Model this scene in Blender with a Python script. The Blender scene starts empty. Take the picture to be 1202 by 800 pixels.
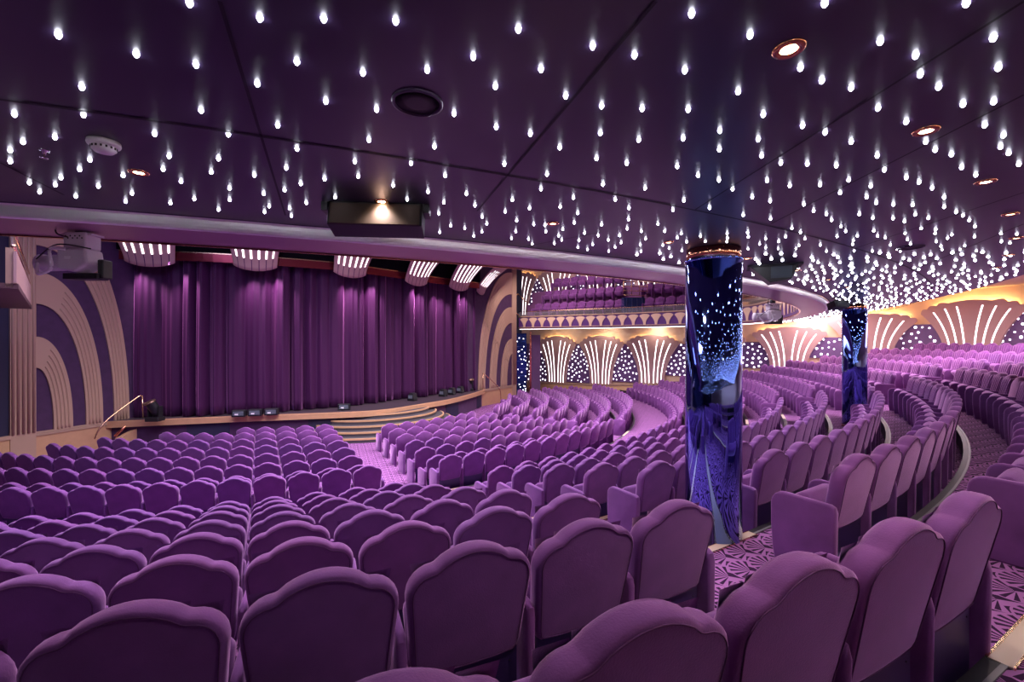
import bpy, bmesh, math, random
from mathutils import Vector, Matrix
random.seed(7)
PI = math.pi
SC = bpy.context.scene
COL = SC.collection

# ------------------------------------------------------------ camera, world, exposure
EYE = 3.43
FPX = 517.0
CAMX, CAMY = -3.13, -22.16
cam_d = bpy.data.cameras.new('camera'); cam = bpy.data.objects.new('camera', cam_d); COL.objects.link(cam)
cam_d.sensor_width = 36; cam_d.sensor_fit = 'HORIZONTAL'; cam_d.lens = 36 * FPX / 1202; cam_d.clip_start = .02
cam.location = (CAMX, CAMY, EYE); cam.rotation_euler = (PI / 2, 0, -math.radians(30.26))
SC.camera = cam
SC.view_settings.view_transform = 'Standard'; SC.view_settings.look = 'None'
SC.view_settings.exposure = 0.0; SC.view_settings.gamma = 1; SC.view_settings.use_curve_mapping = False
SC.cycles.use_denoising = True
SC.cycles.max_bounces = 6; SC.cycles.diffuse_bounces = 4; SC.cycles.glossy_bounces = 4
SC.cycles.transparent_max_bounces = 8; SC.cycles.sample_clamp_indirect = 4
w = bpy.data.worlds.new('world'); SC.world = w; w.use_nodes = True
w.node_tree.nodes['Background'].inputs[0].default_value = (.62, .45, .68, 1)
w.node_tree.nodes['Background'].inputs[1].default_value = .28

def area(name, loc, target, sx, sy, power, color, spread=PI):
    d = bpy.data.lights.new(name, 'AREA'); d.shape = 'RECTANGLE'; d.size = sx; d.size_y = sy
    d.energy = power; d.color = color; d.spread = spread
    o = bpy.data.objects.new(name, d); COL.objects.link(o); o.location = loc
    o.rotation_euler = (Vector(target) - Vector(loc)).to_track_quat('-Z', 'Y').to_euler()
    return o
def spot(name, loc, target, power, color, ang=80, blend=.6, r=.05):
    d = bpy.data.lights.new(name, 'SPOT'); d.energy = power; d.color = color
    d.spot_size = math.radians(ang); d.spot_blend = blend; d.shadow_soft_size = r
    o = bpy.data.objects.new(name, d); COL.objects.link(o); o.location = loc
    o.rotation_euler = (Vector(target) - Vector(loc)).to_track_quat('-Z', 'Y').to_euler()
    return o

# polar helper about the centre of the seating arcs: angle from the axis towards the right, z above the lower floor
def pol(r, deg, z=0.0):
    t = math.radians(deg); return Vector((r * math.sin(t), -r * math.cos(t), z))
_yaw = math.radians(30.26)
FW = Vector((math.sin(_yaw), math.cos(_yaw), 0)); RT = Vector((math.cos(_yaw), -math.sin(_yaw), 0))
def seen(px, py, z):            # where the sight line through a photo pixel meets the level z
    d = FPX * (z - EYE) / (400 - py)
    p = Vector((CAMX, CAMY, 0)) + FW * d + RT * ((px - 601) / FPX * d); p.z = z; return p
def project(p):
    v = Vector(p) - Vector((CAMX, CAMY, EYE)); d = v.dot(FW)
    if d < .05: return None
    return 601 + FPX * v.dot(RT) / d, 400 - FPX * v.z / d, d
def seen_at(px, py, plane_pt, plane_n):   # sight line meets a vertical plane
    dr = FW + RT * ((px - 601) / FPX) + Vector((0, 0, (400 - py) / FPX))
    o = Vector((CAMX, CAMY, EYE)); n = Vector(plane_n)
    return o + dr * ((Vector(plane_pt) - o).dot(n) / dr.dot(n))

# main hall lights (above the hall, over the lip of the balcony)
area('hall_light', (0, -11.5, 9.2), (0, -11.5, 0), 10, 7, 1600, (.98, .88, 1), math.radians(125))
area('hall_light', (7.5, -9.5, 8.8), (7, -11, 0), 5, 8, 950, (1, .86, 1), math.radians(140))
area('house_left_light', (-6.5, -12.5, 8.2), (-6.5, -11.0, 0), 5, 5, 380, (.52, .50, 1))
# light under the raised outer ceiling and the balcony
area('outer_ceiling_light', (13.2, -17.5, 5.1), (13.2, -17.5, 0), 3, 7, 620, (1, .80, .92))
area('outer_ceiling_light', (17.0, -12.8, 5.1), (15.5, -13.5, 0), 1.6, 4, 260, (1, .80, .88))

# ------------------------------------------------------------ materials
MT = {}
def mat(name, col, rough=.6, metal=0, sheen=0, emit=None, es=0, spec=.5, vary=0, bump=0, bscale=60, coat=0):
    if name in MT: return MT[name]
    m = bpy.data.materials.new(name); m.use_nodes = True; nt = m.node_tree; b = nt.nodes['Principled BSDF']
    b.inputs['Base Color'].default_value = (*col, 1); b.inputs['Roughness'].default_value = rough
    b.inputs['Metallic'].default_value = metal; b.inputs['Specular IOR Level'].default_value = spec
    if sheen:
        b.inputs['Sheen Weight'].default_value = sheen; b.inputs['Sheen Roughness'].default_value = .4
        b.inputs['Sheen Tint'].default_value = (.95, .52, .98, 1)
    if coat: b.inputs['Coat Weight'].default_value = coat
    if emit:
        b.inputs['Emission Color'].default_value = (*emit, 1); b.inputs['Emission Strength'].default_value = es
    if vary:
        tc = nt.nodes.new('ShaderNodeTexCoord'); n = nt.nodes.new('ShaderNodeTexNoise'); n.inputs['Scale'].default_value = 5
        n.inputs['Detail'].default_value = 4
        nt.links.new(tc.outputs['Object'], n.inputs['Vector'])
        mr = nt.nodes.new('ShaderNodeMapRange'); mr.inputs['From Min'].default_value = .3; mr.inputs['From Max'].default_value = .7
        mr.inputs['To Min'].default_value = 1 - vary; mr.inputs['To Max'].default_value = 1 + vary
        nt.links.new(n.outputs['Fac'], mr.inputs['Value'])
        oi = nt.nodes.new('ShaderNodeObjectInfo'); hs = nt.nodes.new('ShaderNodeHueSaturation'); hs.inputs['Color'].default_value = (*col, 1)
        mr2 = nt.nodes.new('ShaderNodeMapRange'); mr2.inputs['To Min'].default_value = .5 - vary * .12; mr2.inputs['To Max'].default_value = .5 + vary * .04
        nt.links.new(oi.outputs['Random'], mr2.inputs['Value']); nt.links.new(mr2.outputs[0], hs.inputs['Hue'])
        nt.links.new(mr.outputs[0], hs.inputs['Value']); nt.links.new(hs.outputs[0], b.inputs['Base Color'])
    if bump:
        tc = nt.nodes.new('ShaderNodeTexCoord'); n = nt.nodes.new('ShaderNodeTexNoise'); n.inputs['Scale'].default_value = bscale
        nt.links.new(tc.outputs['Object'], n.inputs['Vector'])
        bp = nt.nodes.new('ShaderNodeBump'); bp.inputs['Strength'].default_value = bump; bp.inputs['Distance'].default_value = .004
        nt.links.new(n.outputs['Fac'], bp.inputs['Height']); nt.links.new(bp.outputs[0], b.inputs['Normal'])
    MT[name] = m; return m
def glow(name, col, s, sample=True):
    m = mat(name, (.8, .8, .8), .5, emit=col, es=s)
    if not sample: m.cycles.emission_sampling = 'NONE'
    return m
VEL = mat('purple_velvet', (.198, .064, .246), .85, sheen=.85, spec=.15, vary=.16, bump=.25, bscale=180)
SHELL = mat('indigo_back_shell', (.045, .022, .11), .38, spec=.4)
PIPE = mat('dark_piping', (.10, .02, .12), .8)
CEILM = mat('midnight_purple_ceiling', (.034, .021, .060), .34, spec=.6)
SEAM = mat('seam_black', (.008, .006, .016), .6)
STAR = glow('star_white', (.86, .86, 1), 30, False)
DOT = glow('wall_dot_white', (.95, .88, 1), 5.5, False)
TUBE = glow('white_tube', (1, .93, 1), 3.2)
SILV = mat('brushed_silver', (.95, .92, .95), .42, .5)
LIP = mat('mauve_lip', (.46, .25, .36), .30, .45)
COPPER = mat('polished_copper', (.75, .33, .18), .18, 1)
BRASS = mat('brass', (.86, .58, .34), .22, 1)
CREAM = mat('cream_paint', (.80, .58, .40), .6, bump=.1)
WOOD = mat('pale_wood', (.60, .36, .19), .45, vary=.05)
BEIGE = mat('beige_moulding', (.50, .33, .23), .5)
PINKB = mat('rose_beige_panel', (.52, .33, .31), .5)
DKPUR = mat('dark_purple_wall', (.065, .024, .078), .8, sheen=.2, vary=.12)
STARBG = mat('violet_panel', (.16, .09, .24), .5)
NAVY = mat('navy_wall', (.018, .016, .050), .7)
BLACK = mat('black_metal', (.012, .012, .015), .45)
GREYM = mat('grey_housing', (.68, .62, .70), .4)
TREAD = mat('grey_tread', (.07, .06, .07), .8, bump=.2)
STAGEF = mat('stage_floor', (.05, .035, .045), .45)
NOSE = mat('beige_nosing', (.62, .47, .36), .4)
REDV = mat('crimson_valance', (.26, .035, .05), .2, .7)
WHITE = mat('white_plastic', (.9, .88, .92), .4)
BLUEC = mat('blue_mirror', (.17, .27, .78), .05, 1)
GLASS = None
def glass():
    m = bpy.data.materials.new('clear_glass'); m.use_nodes = True; b = m.node_tree.nodes['Principled BSDF']
    b.inputs['Base Color'].default_value = (1, 1, 1, 1); b.inputs['Roughness'].default_value = .02
    b.inputs['Alpha'].default_value = .12; return m
GLASS = glass()

def curtain_mat():
    m = mat('purple_curtain', (.056, .010, .060), .6, sheen=1.0, spec=.25); b = m.node_tree.nodes['Principled BSDF']
    b.inputs['Sheen Roughness'].default_value = .28; b.inputs['Sheen Tint'].default_value = (.92, .36, .88, 1); return m
CURT = curtain_mat()
def carpet():
    m = bpy.data.materials.new('shell_pattern_carpet'); m.use_nodes = True; nt = m.node_tree; N = nt.nodes; Lk = nt.links
    b = N['Principled BSDF']; b.inputs['Roughness'].default_value = .9; b.inputs['Specular IOR Level'].default_value = .1
    geo = N.new('ShaderNodeNewGeometry'); sep = N.new('ShaderNodeSeparateXYZ'); Lk.new(geo.outputs['Position'], sep.inputs[0])
    def M(op, a, bb=None, c=None):
        n = N.new('ShaderNodeMath'); n.operation = op
        for i, v in enumerate((a, bb, c)):
            if v is None: continue
            if hasattr(v, 'links'): Lk.new(v, n.inputs[i])
            else: n.inputs[i].default_value = v
        return n.outputs[0]
    W, Hh = .30, .15
    # rotate the pattern so that the fans open sideways
    X = M('ADD', M('MULTIPLY', sep.outputs[0], .80), M('MULTIPLY', sep.outputs[1], .60))
    Y = M('SUBTRACT', M('MULTIPLY', sep.outputs[1], .80), M('MULTIPLY', sep.outputs[0], .60))
    v = M('DIVIDE', Y, Hh); row = M('FLOOR', v); odd = M('MULTIPLY', M('ABSOLUTE', M('MODULO', row, 2.0)), .5)
    u = M('ADD', M('DIVIDE', X, W), odd)
    lu = M('SUBTRACT', M('FRACT', u), .5); lv = M('FRACT', v)
    # distance from this row's shell foot, and from the foot of the row below
    d1 = M('SQRT', M('ADD', M('MULTIPLY', lu, lu), M('MULTIPLY', M('MULTIPLY', lv, .5), M('MULTIPLY', lv, .5))))
    inside = M('LESS_THAN', d1, .5)
    lu2 = M('SUBTRACT', M('FRACT', M('ADD', u, .5)), .5); lv2 = M('ADD', lv, 1.0)
    a1 = M('ARCTAN2', lu, M('ADD', M('MULTIPLY', lv, .5), .02)); a2 = M('ARCTAN2', lu2, M('MULTIPLY', lv2, .5))
    ang = M('ADD', M('MULTIPLY', a1, inside), M('MULTIPLY', a2, M('SUBTRACT', 1.0, inside)))
    s = M('SINE', M('MULTIPLY', ang, 15.0))
    dark = M('GREATER_THAN', s, .12)
    rim = M('MULTIPLY', M('GREATER_THAN', d1, .46), M('LESS_THAN', d1, .5))
    fac = M('MULTIPLY', dark, M('SUBTRACT', 1.0, rim))
    mix = N.new('ShaderNodeMix'); mix.data_type = 'RGBA'
    mix.inputs['A'].default_value = (.37, .145, .38, 1); mix.inputs['B'].default_value = (.035, .010, .045, 1)
    Lk.new(fac, mix.inputs['Factor']); Lk.new(mix.outputs['Result'], b.inputs['Base Color'])
    return m
CARP = carpet()
TIERB = mat('tier_edge_black', (.012, .010, .014), .5)
RING = mat('tier_edge_metal', (.20, .19, .20), .5, .3)

# ------------------------------------------------------------ mesh helpers
class MB:
    def __init__(s): s.v = []; s.f = []; s.sm = []
    def add(s, vs, fs, smooth=False):
        o = len(s.v); s.v += [tuple(p) for p in vs]; s.f += [tuple(i + o for i in f) for f in fs]; s.sm += [smooth] * len(fs); return s
    def box(s, c, size, rot=0.0, tilt=None):
        x, y, z = (a / 2 for a in size); ps = [Vector((i * x, j * y, k * z)) for i in (-1, 1) for j in (-1, 1) for k in (-1, 1)]
        R = Matrix.Rotation(rot, 3, 'Z')
        if tilt: R = R @ Matrix.Rotation(tilt, 3, 'X')
        ps = [R @ p + Vector(c) for p in ps]
        return s.add(ps, [(0, 1, 3, 2), (4, 6, 7, 5), (0, 4, 5, 1), (2, 3, 7, 6), (0, 2, 6, 4), (1, 5, 7, 3)])
    def prism(s, poly, z0, z1):
        n = len(poly); a = [Vector((p[0], p[1], z0)) for p in poly]; b = [Vector((p[0], p[1], z1)) for p in poly]
        return s.add(a + b, [tuple(range(n))[::-1], tuple(range(n, 2 * n))] + [(i, (i + 1) % n, (i + 1) % n + n, i + n) for i in range(n)])
    def slab(s, poly, o, ex, ez, ey, d0, d1):   # polygon (a,b) on axes ex,ez extruded along ey
        n = len(poly); O = Vector(o)
        a = [O + ex * p[0] + ez * p[1] + ey * d0 for p in poly]; b = [O + ex * p[0] + ez * p[1] + ey * d1 for p in poly]
        return s.add(a + b, [tuple(range(n))[::-1], tuple(range(n, 2 * n))] + [(i, (i + 1) % n, (i + 1) % n + n, i + n) for i in range(n)])
    def tube(s, pts, r, n=8, cap=True, r1=None):
        pts = [Vector(p) for p in pts]; rings = []
        for i, p in enumerate(pts):
            d = (pts[min(i + 1, len(pts) - 1)] - pts[max(i - 1, 0)]).normalized()
            up = Vector((0, 0, 1)) if abs(d.z) < .95 else Vector((1, 0, 0))
            a = d.cross(up).normalized(); b = d.cross(a)
            rr = r if r1 is None else r + (r1 - r) * i / (len(pts) - 1)
            rings.append([p + (a * math.cos(2 * PI * k / n) + b * math.sin(2 * PI * k / n)) * rr for k in range(n)])
        vs = [q for rg in rings for q in rg]; fs = []
        for i in range(len(pts) - 1):
            for k in range(n): fs.append((i * n + k, i * n + (k + 1) % n, (i + 1) * n + (k + 1) % n, (i + 1) * n + k))
        if cap: fs += [tuple(range(n))[::-1], tuple((len(pts) - 1) * n + k for k in range(n))]
        return s.add(vs, fs, True)
    def lathe(s, prof, c=(0, 0, 0), n=32, close=True):
        c = Vector(c); vs = [c + Vector((r * math.cos(2 * PI * k / n), r * math.sin(2 * PI * k / n), z)) for r, z in prof for k in range(n)]
        fs = [(i * n + k, i * n + (k + 1) % n, (i + 1) * n + (k + 1) % n, (i + 1) * n + k) for i in range(len(prof) - 1) for k in range(n)]
        if close: fs += [tuple(range(n))[::-1], tuple((len(prof) - 1) * n + k for k in range(n))]
        return s.add(vs, fs, True)
    def sheet(s, fn, nu, nv, smooth=True):
        vs = [fn(i / nu, j / nv) for j in range(nv + 1) for i in range(nu + 1)]
        return s.add(vs, [(j * (nu + 1) + i, j * (nu + 1) + i + 1, (j + 1) * (nu + 1) + i + 1, (j + 1) * (nu + 1) + i) for j in range(nv) for i in range(nu)], smooth)
    def mesh(s, name, m):
        me = bpy.data.meshes.new(name); me.from_pydata([tuple(p) for p in s.v], [], s.f); me.materials.append(m)
        bm = bmesh.new(); bm.from_mesh(me); bmesh.ops.recalc_face_normals(bm, faces=bm.faces)
        bm.to_mesh(me); bm.free()
        me.polygons.foreach_set('use_smooth', s.sm if len(s.sm) == len(me.polygons) else [False] * len(me.polygons)); me.update(); return me
    def build(s, name, m, parent=None):
        o = bpy.data.objects.new(name, s.mesh(name, m)); COL.objects.link(o)
        if parent: o.parent = parent
        return o
def empty(name, loc=(0, 0, 0), rz=0):
    o = bpy.data.objects.new(name, None); COL.objects.link(o); o.location = loc; o.rotation_euler = (0, 0, rz); o.empty_display_size = .1; return o
def tag(o, label=None, cat=None, group=None, kind=None):
    if label: o['label'] = label
    if cat: o['category'] = cat
    if group: o['group'] = group
    if kind: o['kind'] = kind
    return o
def struct(o, label=None): o['kind'] = 'structure'; (label and o.__setitem__('label', label)); return o
def bevel(o, wd=.01, seg=2):
    md = o.modifiers.new('bevel', 'BEVEL'); md.width = wd; md.segments = seg; md.limit_method = 'ANGLE'; return o
def spline(pts, n):
    P = [Vector(p) for p in pts]; out = []
    for i in range(len(P) - 1):
        p0, p1, p2, p3 = P[max(i - 1, 0)], P[i], P[i + 1], P[min(i + 2, len(P) - 1)]
        for k in range(n):
            t = k / n
            out.append(.5 * ((2 * p1) + (p2 - p0) * t + (2 * p0 - 5 * p1 + 4 * p2 - p3) * t * t + (3 * p1 - p0 - 3 * p2 + p3) * t ** 3))
    out.append(P[-1]); return out

# ------------------------------------------------------------ seating tables
CH = .87; PITCH = .55
ROWS = {}
for i, (r, h) in enumerate([(7.6, 2.56), (8.37, 2.56), (9.24, 2.56), (10.1, 2.56), (10.98, 2.56), (11.85, 2.56), (12.72, 2.56), (13.57, 2.36)]):
    ROWS['L%d' % i] = (r, EYE - h - CH)
for i, (r, h) in enumerate([(15.35, 2.19), (16.23, 1.96), (17.1, 1.73), (18.0, 1.5), (18.88, 1.27), (19.77, 1.04), (20.65, .81), (21.56, .585), (22.41, .45), (23.29, .27), (24.2, .06)]):
    ROWS['U%d' % (i + 1)] = (r, EYE - h - CH)
LOW = ROWS['L0'][1]
DADO = .88

# ------------------------------------------------------------ floor: terraced tiers
WALL = [(-14, 6), (-13.5, 12), (-13.0, 26)]                       # filled further down
def tier(name, r0, r1, z, a0, a1, m=CARP, base=-.3):
    mb = MB(); n = max(24, int((a1 - a0) / 2))
    A = [a0 + (a1 - a0) * i / n for i in range(n + 1)]
    vs = []
    for a in A: vs += [pol(r0, a, z), pol(r1, a, z), pol(r0, a, base), pol(r1, a, base)]
    fs = []
    for i in range(n):
        o = 4 * i; q = o + 4
        fs += [(o, o + 1, q + 1, q), (o, q, q + 2, o + 2), (o + 1, o + 3, q + 3, q + 1)]
    mb.add(vs, fs); return struct(mb.build(name, m))
struct(MB().prism([(-16, 8), (-16, -15), (18, -15), (22, -4), (22, 8)], -.4, 0).build('floor', CARP), 'shell patterned carpet floor')
BK = .12
names_r = list(ROWS)
edges = [(ROWS['L7'][0] - .6, ROWS['L7'][1])]
for k in ['U1', 'U2', 'U3', 'U4', 'U5', 'U6', 'U7', 'U8', 'U9', 'U10', 'U11']:
    prev = {'U1': 'L7'}.get(k, 'U%d' % (int(k[1:]) - 1))
    edges.append((ROWS[prev][0] + (.04 if k == 'U9' else BK), ROWS[k][1]))
for i, (r, z) in enumerate(edges):
    r1 = edges[i + 1][0] + .02 if i + 1 < len(edges) else 26.5
    tier('floor_tier', r, r1, z, -75, 92)
    # black riser edge behind the row below with metal strip on top, beige nosing in the aisles
    zb = edges[i - 1][1] if i else 0
    mb = MB()
    def ringpts(a0, a1, rr0, rr1, z0, z1, m_):
        n = max(2, int((a1 - a0) / 1.5)); vs = []
        for q in range(n + 1):
            a = a0 + (a1 - a0) * q / n
            vs += [pol(rr0, a, z0), pol(rr1, a, z0), pol(rr1, a, z1), pol(rr0, a, z1)]
        fs = [(0, 1, 2, 3), (4 * n, 4 * n + 3, 4 * n + 2, 4 * n + 1)]
        for q in range(n):
            for c in range(4): fs.append((4 * q + c, 4 * q + (c + 1) % 4, 4 * q + 4 + (c + 1) % 4, 4 * q + 4 + c))
        m_.add(vs, fs)
    la, ra = -math.degrees((.5 if i == 9 else 1.0) / r), math.degrees(.62 / r)
    ringpts(-75, la, r - .03, r + .02, zb, z + .004, mb); ringpts(ra, 90, r - .03, r + .02, zb, z + .004, mb)
    e = struct(mb.build('trim_tier_edge', TIERB), 'black edge band along the raised seating tier')
    m2 = MB(); ringpts(-75, la, r + .02, r + .04, z, z + .008, m2); ringpts(ra, 90, r + .02, r + .04, z, z + .008, m2)
    m2.build('metal_strip', RING, e)
    m3 = MB(); ringpts(la, ra, r - .02, r + .055, z - .01, z + .008, m3); ringpts(31.3, 31.3 + math.degrees(.8 / r), r - .03, r + .04, z - .01, z + .012, m3)
    m3.build('aisle_nosing', NOSE, e)
    m4 = MB(); ringpts(la, ra, r - .028, r - .018, z - .012, z + .011, m4); ringpts(la, ra, r + .053, r + .060, z - .01, z + .011, m4); m4.build('brass_edging', BRASS, e)

# ------------------------------------------------------------ stage
edge_pts = spline([(-8.2, -3.4, 0), (-6.2, -3.85, 0), (-3.1, -4.65, 0), (-.17, -5.5, 0), (1.1, -5.55, 0), (2.4, -5.0, 0), (4.4, -3.95, 0), (6.6, -2.1, 0), (7.4, -1.2, 0)], 8)
poly = [(p.x, p.y) for p in edge_pts]
st = empty('stage', (0, 0, 0)); tag(st, 'raised stage with dark floor and grooved pale wood edge before the curtain', 'stage')
MB().prism(poly + [(9, 4), (-9, 4)], DADO - .06, DADO).build('stage_floor', STAGEF, st)
def band(pts, z0, z1, out, th, mb):
    n = len(pts); vs = []
    for i, p in enumerate(pts):
        d = (pts[min(i + 1, n - 1)] - pts[max(i - 1, 0)]).normalized(); nn = Vector((d.y, -d.x, 0))
        a = Vector((p.x, p.y, 0)) + nn * out; b = a + nn * th
        vs += [a + Vector((0, 0, z0)), b + Vector((0, 0, z0)), b + Vector((0, 0, z1)), a + Vector((0, 0, z1))]
    fs = [(0, 1, 2, 3), (4 * n - 4, 4 * n - 1, 4 * n - 2, 4 * n - 3)]
    for q in range(n - 1):
        for c in range(4): fs.append((4 * q + c, 4 * q + (c + 1) % 4, 4 * q + 4 + (c + 1) % 4, 4 * q + 4 + c))
    mb.add(vs, fs)
wb = MB()
for k in range(3): band(edge_pts, DADO - .20 + k * .068, DADO - .20 + k * .068 + .058, 0, .05, wb)
band(edge_pts, DADO - .20, DADO + .004, 0, .038, wb)
wb.build('edge_moulding', WOOD, st)
sk = MB(); band(edge_pts, 0, DADO - .2, -.12, .04, sk); sk.build('skirt', DKPUR, st)
sp = MB()
for i in range(2, len(edge_pts) - 3, 9):
    sp = MB(); band(edge_pts[i:i + 4], .05, DADO - .22, -.08, .02, sp); sp.build('skirt_panel', NAVY, st)
# rounded steps in front of the stage
cs = Vector((1.15, -4.35, 0))
steps = empty('stage_steps', (cs.x, cs.y, 0)); tag(steps, 'wide half-round steps with pale wood nosings leading up to the stage', 'steps')
NS = 5
for k in range(NS):
    top = DADO - (k + 1) * DADO / (NS + 1); rx = 2.0 + .30 * k; ry = 1.35 + .33 * k
    pl = [(rx * math.cos(a), -ry * math.sin(a)) for a in [math.radians(-4 + 188 * i / 40) for i in range(41)]]
    MB().prism(pl, 0.0 if k == NS - 1 else top - .18, top).build('tread', TREAD, steps)
    nb = MB(); pts = [Vector((p[0], p[1], 0)) for p in pl][::-1]
    band(pts, top - .05, top + .006, -.04, .055, nb); nb.build('nosing', WOOD, steps)

# curtain
cur_pts = spline([(-7.0, -2.95, 0), (-6.4, -3.15, 0), (-4.8, -3.75, 0), (-3.1, -4.05, 0), (-.6, -4.1, 0), (1.4, -3.45, 0), (3.6, -2.55, 0), (5.4, -1.95, 0), (6.6, -1.6, 0)], 60)
CT, CB = EYE + 3.3, DADO + .02
seg = []; s_ = 0
for i, p in enumerate(cur_pts):
    if i: s_ += (p - cur_pts[i - 1]).length
    seg.append(s_)
rnd = random.Random(3)
ph = [rnd.uniform(0, 6.28) for _ in range(4)]
def fold(s, z):
    b = math.sin(s * 13.0 + 1.4 * math.sin(s * 1.7 + ph[0]) + ph[1])
    a = .15 + .09 * math.sin(s * 2.3 + ph[2])
    b = 2 * abs(math.sin(s * 5.6 + 1.1 * math.sin(s * 1.9 + ph[0]) + ph[1])) ** .55 - 1
    a *= 1.25
    f = a * (b + .16 * math.sin(s * 34 + ph[3] + .25 * z)) + .07 * math.sin(s * 3.1)
    return f * (1 - .25 * z)
cm = MB(); NZ = 16; vs = []
for j in range(NZ + 1):
    t = j / NZ; z = CB + (CT - CB) * t
    for i, p in enumerate(cur_pts):
        d = (cur_pts[min(i + 1, len(cur_pts) - 1)] - cur_pts[max(i - 1, 0)]).normalized(); nn = Vector((d.y, -d.x, 0))
        q = p + nn * fold(seg[i] + .01 * math.sin(5 * t), t); vs.append((q.x, q.y, z))
n = len(cur_pts)
cm.add(vs, [(j * n + i, j * n + i + 1, (j + 1) * n + i + 1, (j + 1) * n + i) for j in range(NZ) for i in range(n - 1)], True)
cur = cm.build('stage_curtain', CURT); tag(cur, 'closed deep purple velvet stage curtain hanging in heavy folds', 'curtain')
sd = cur.modifiers.new('thick', 'SOLIDIFY'); sd.thickness = .012
# dark wing wall behind and above the curtain
struct(MB().box((0, 2.6, 5), (24, .2, 10.4)).build('wall_stage', NAVY))

def along(px, off=0.0):      # plan point of the curtain line under photo column px
    def fr(i):
        d = (cur_pts[min(i + 1, n - 1)] - cur_pts[max(i - 1, 0)]).normalized(); return d, Vector((d.y, -d.x, 0))
    best = min(range(len(cur_pts)), key=lambda i: abs(project(cur_pts[i] + fr(i)[1] * off + Vector((0, 0, 3)))[0] - px)); i = best
    d, nn = fr(i); return cur_pts[i].copy(), d, nn
# valance band and black fascia above it
vp = [p + Vector((0, 0, 0)) for p in cur_pts[::10]]
vb = MB(); band(vp, EYE + 2.66, EYE + 2.93, .38, .03, vb)
vo = vb.build('stage_valance', REDV); tag(vo, 'shiny crimson valance band running along the top of the curtain', 'valance')
tr = MB(); band(vp, EYE + 2.93, EYE + 2.97, .36, .06, tr); tr.build('gold_rim', BRASS, vo)
fb = MB(); band(vp, EYE + 2.97, 9.2, .42, .05, fb); struct(fb.build('trim_black_fascia', mat('black_drape', (.004, .004, .006), .9, spec=.1)), 'black fascia above the stage valance')

# lit fan sconces hanging over the valance
for px, wd, lean_, nm in ((176, 1.6, 1.0, 'first from the left'), (300, 1.55, 1.0, 'second from the left'), (411, 1.5, 1.05, 'third from the left'), (488, 1.45, 1.3, 'fourth from the left'), (538, 1.4, 1.6, 'fifth from the left'), (564, 1.1, 2.2, 'last on the right')):
    p, d, nn = along(px, .55); base = p + nn * .55
    if px == 564: base = seen(564, 346, EYE + 2.4); base.z = 0; d = Vector((.80, .60, 0)); nn = Vector((.30, -.954, 0))
    if px == 176: d = Vector((.985, -.17, 0)); nn = Vector((-.17, -.985, 0))
    t = empty('fan_sconce', (base.x, base.y, EYE + 2.40))
    tag(t, 'flared rose fan light with white strips above curtain, ' + nm, 'light fixture', 'lit fan fixtures above the stage curtain')
    def fan_pt(u, v, off=0.0):   # u -1..1 across, v 0..1 upwards
        hw = wd / 2 * (.84 + .40 * v ** 1.5); a = u * .8
        x = hw * math.sin(a) / math.sin(.8); dep = .16 * (math.cos(a) - .7) + lean_ * v ** 1.5
        return d * x + nn * (dep + off) + Vector((0, 0, 1.6 * v + .17 * (u * u) * (1 - v)))
    pm = MB(); pm.sheet(lambda a, b: fan_pt(2 * a - 1, b), 28, 12)
    po = pm.build('panel', PINKB, t); sdm = po.modifiers.new('th', 'SOLIDIFY'); sdm.thickness = .03; sdm.offset = 0
    for k in range(6):
        u0 = -.74 + 1.48 * k / 5
        for sd_, nm_ in ((.03, 'light_strip'),):
            smb = MB(); smb.sheet(lambda a, b, u0=u0: fan_pt(u0 + (a - .5) * .075, .24 + .74 * b, sd_), 2, 10); smb.build(nm_, TUBE, t)
        gm = MB(); gm.sheet(lambda a, b, u0=u0: fan_pt(u0 + (a - .5) * .03, .0 + .23 * b, .028), 1, 4); gm.build('groove', PIPE, t)
# spotlights washing the curtain
for px in (180, 226, 300, 330, 411, 436, 488, 514, 543):
    p, d, nn = along(px)
    q = p + nn * .55 - d * .5; spot('curtain_wash', (q.x, q.y, EYE + 2.6), (p.x + d.x * .35, p.y + d.y * .35, EYE + .4), 330, (1, .66, .88), 66, 1, .04)

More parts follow.
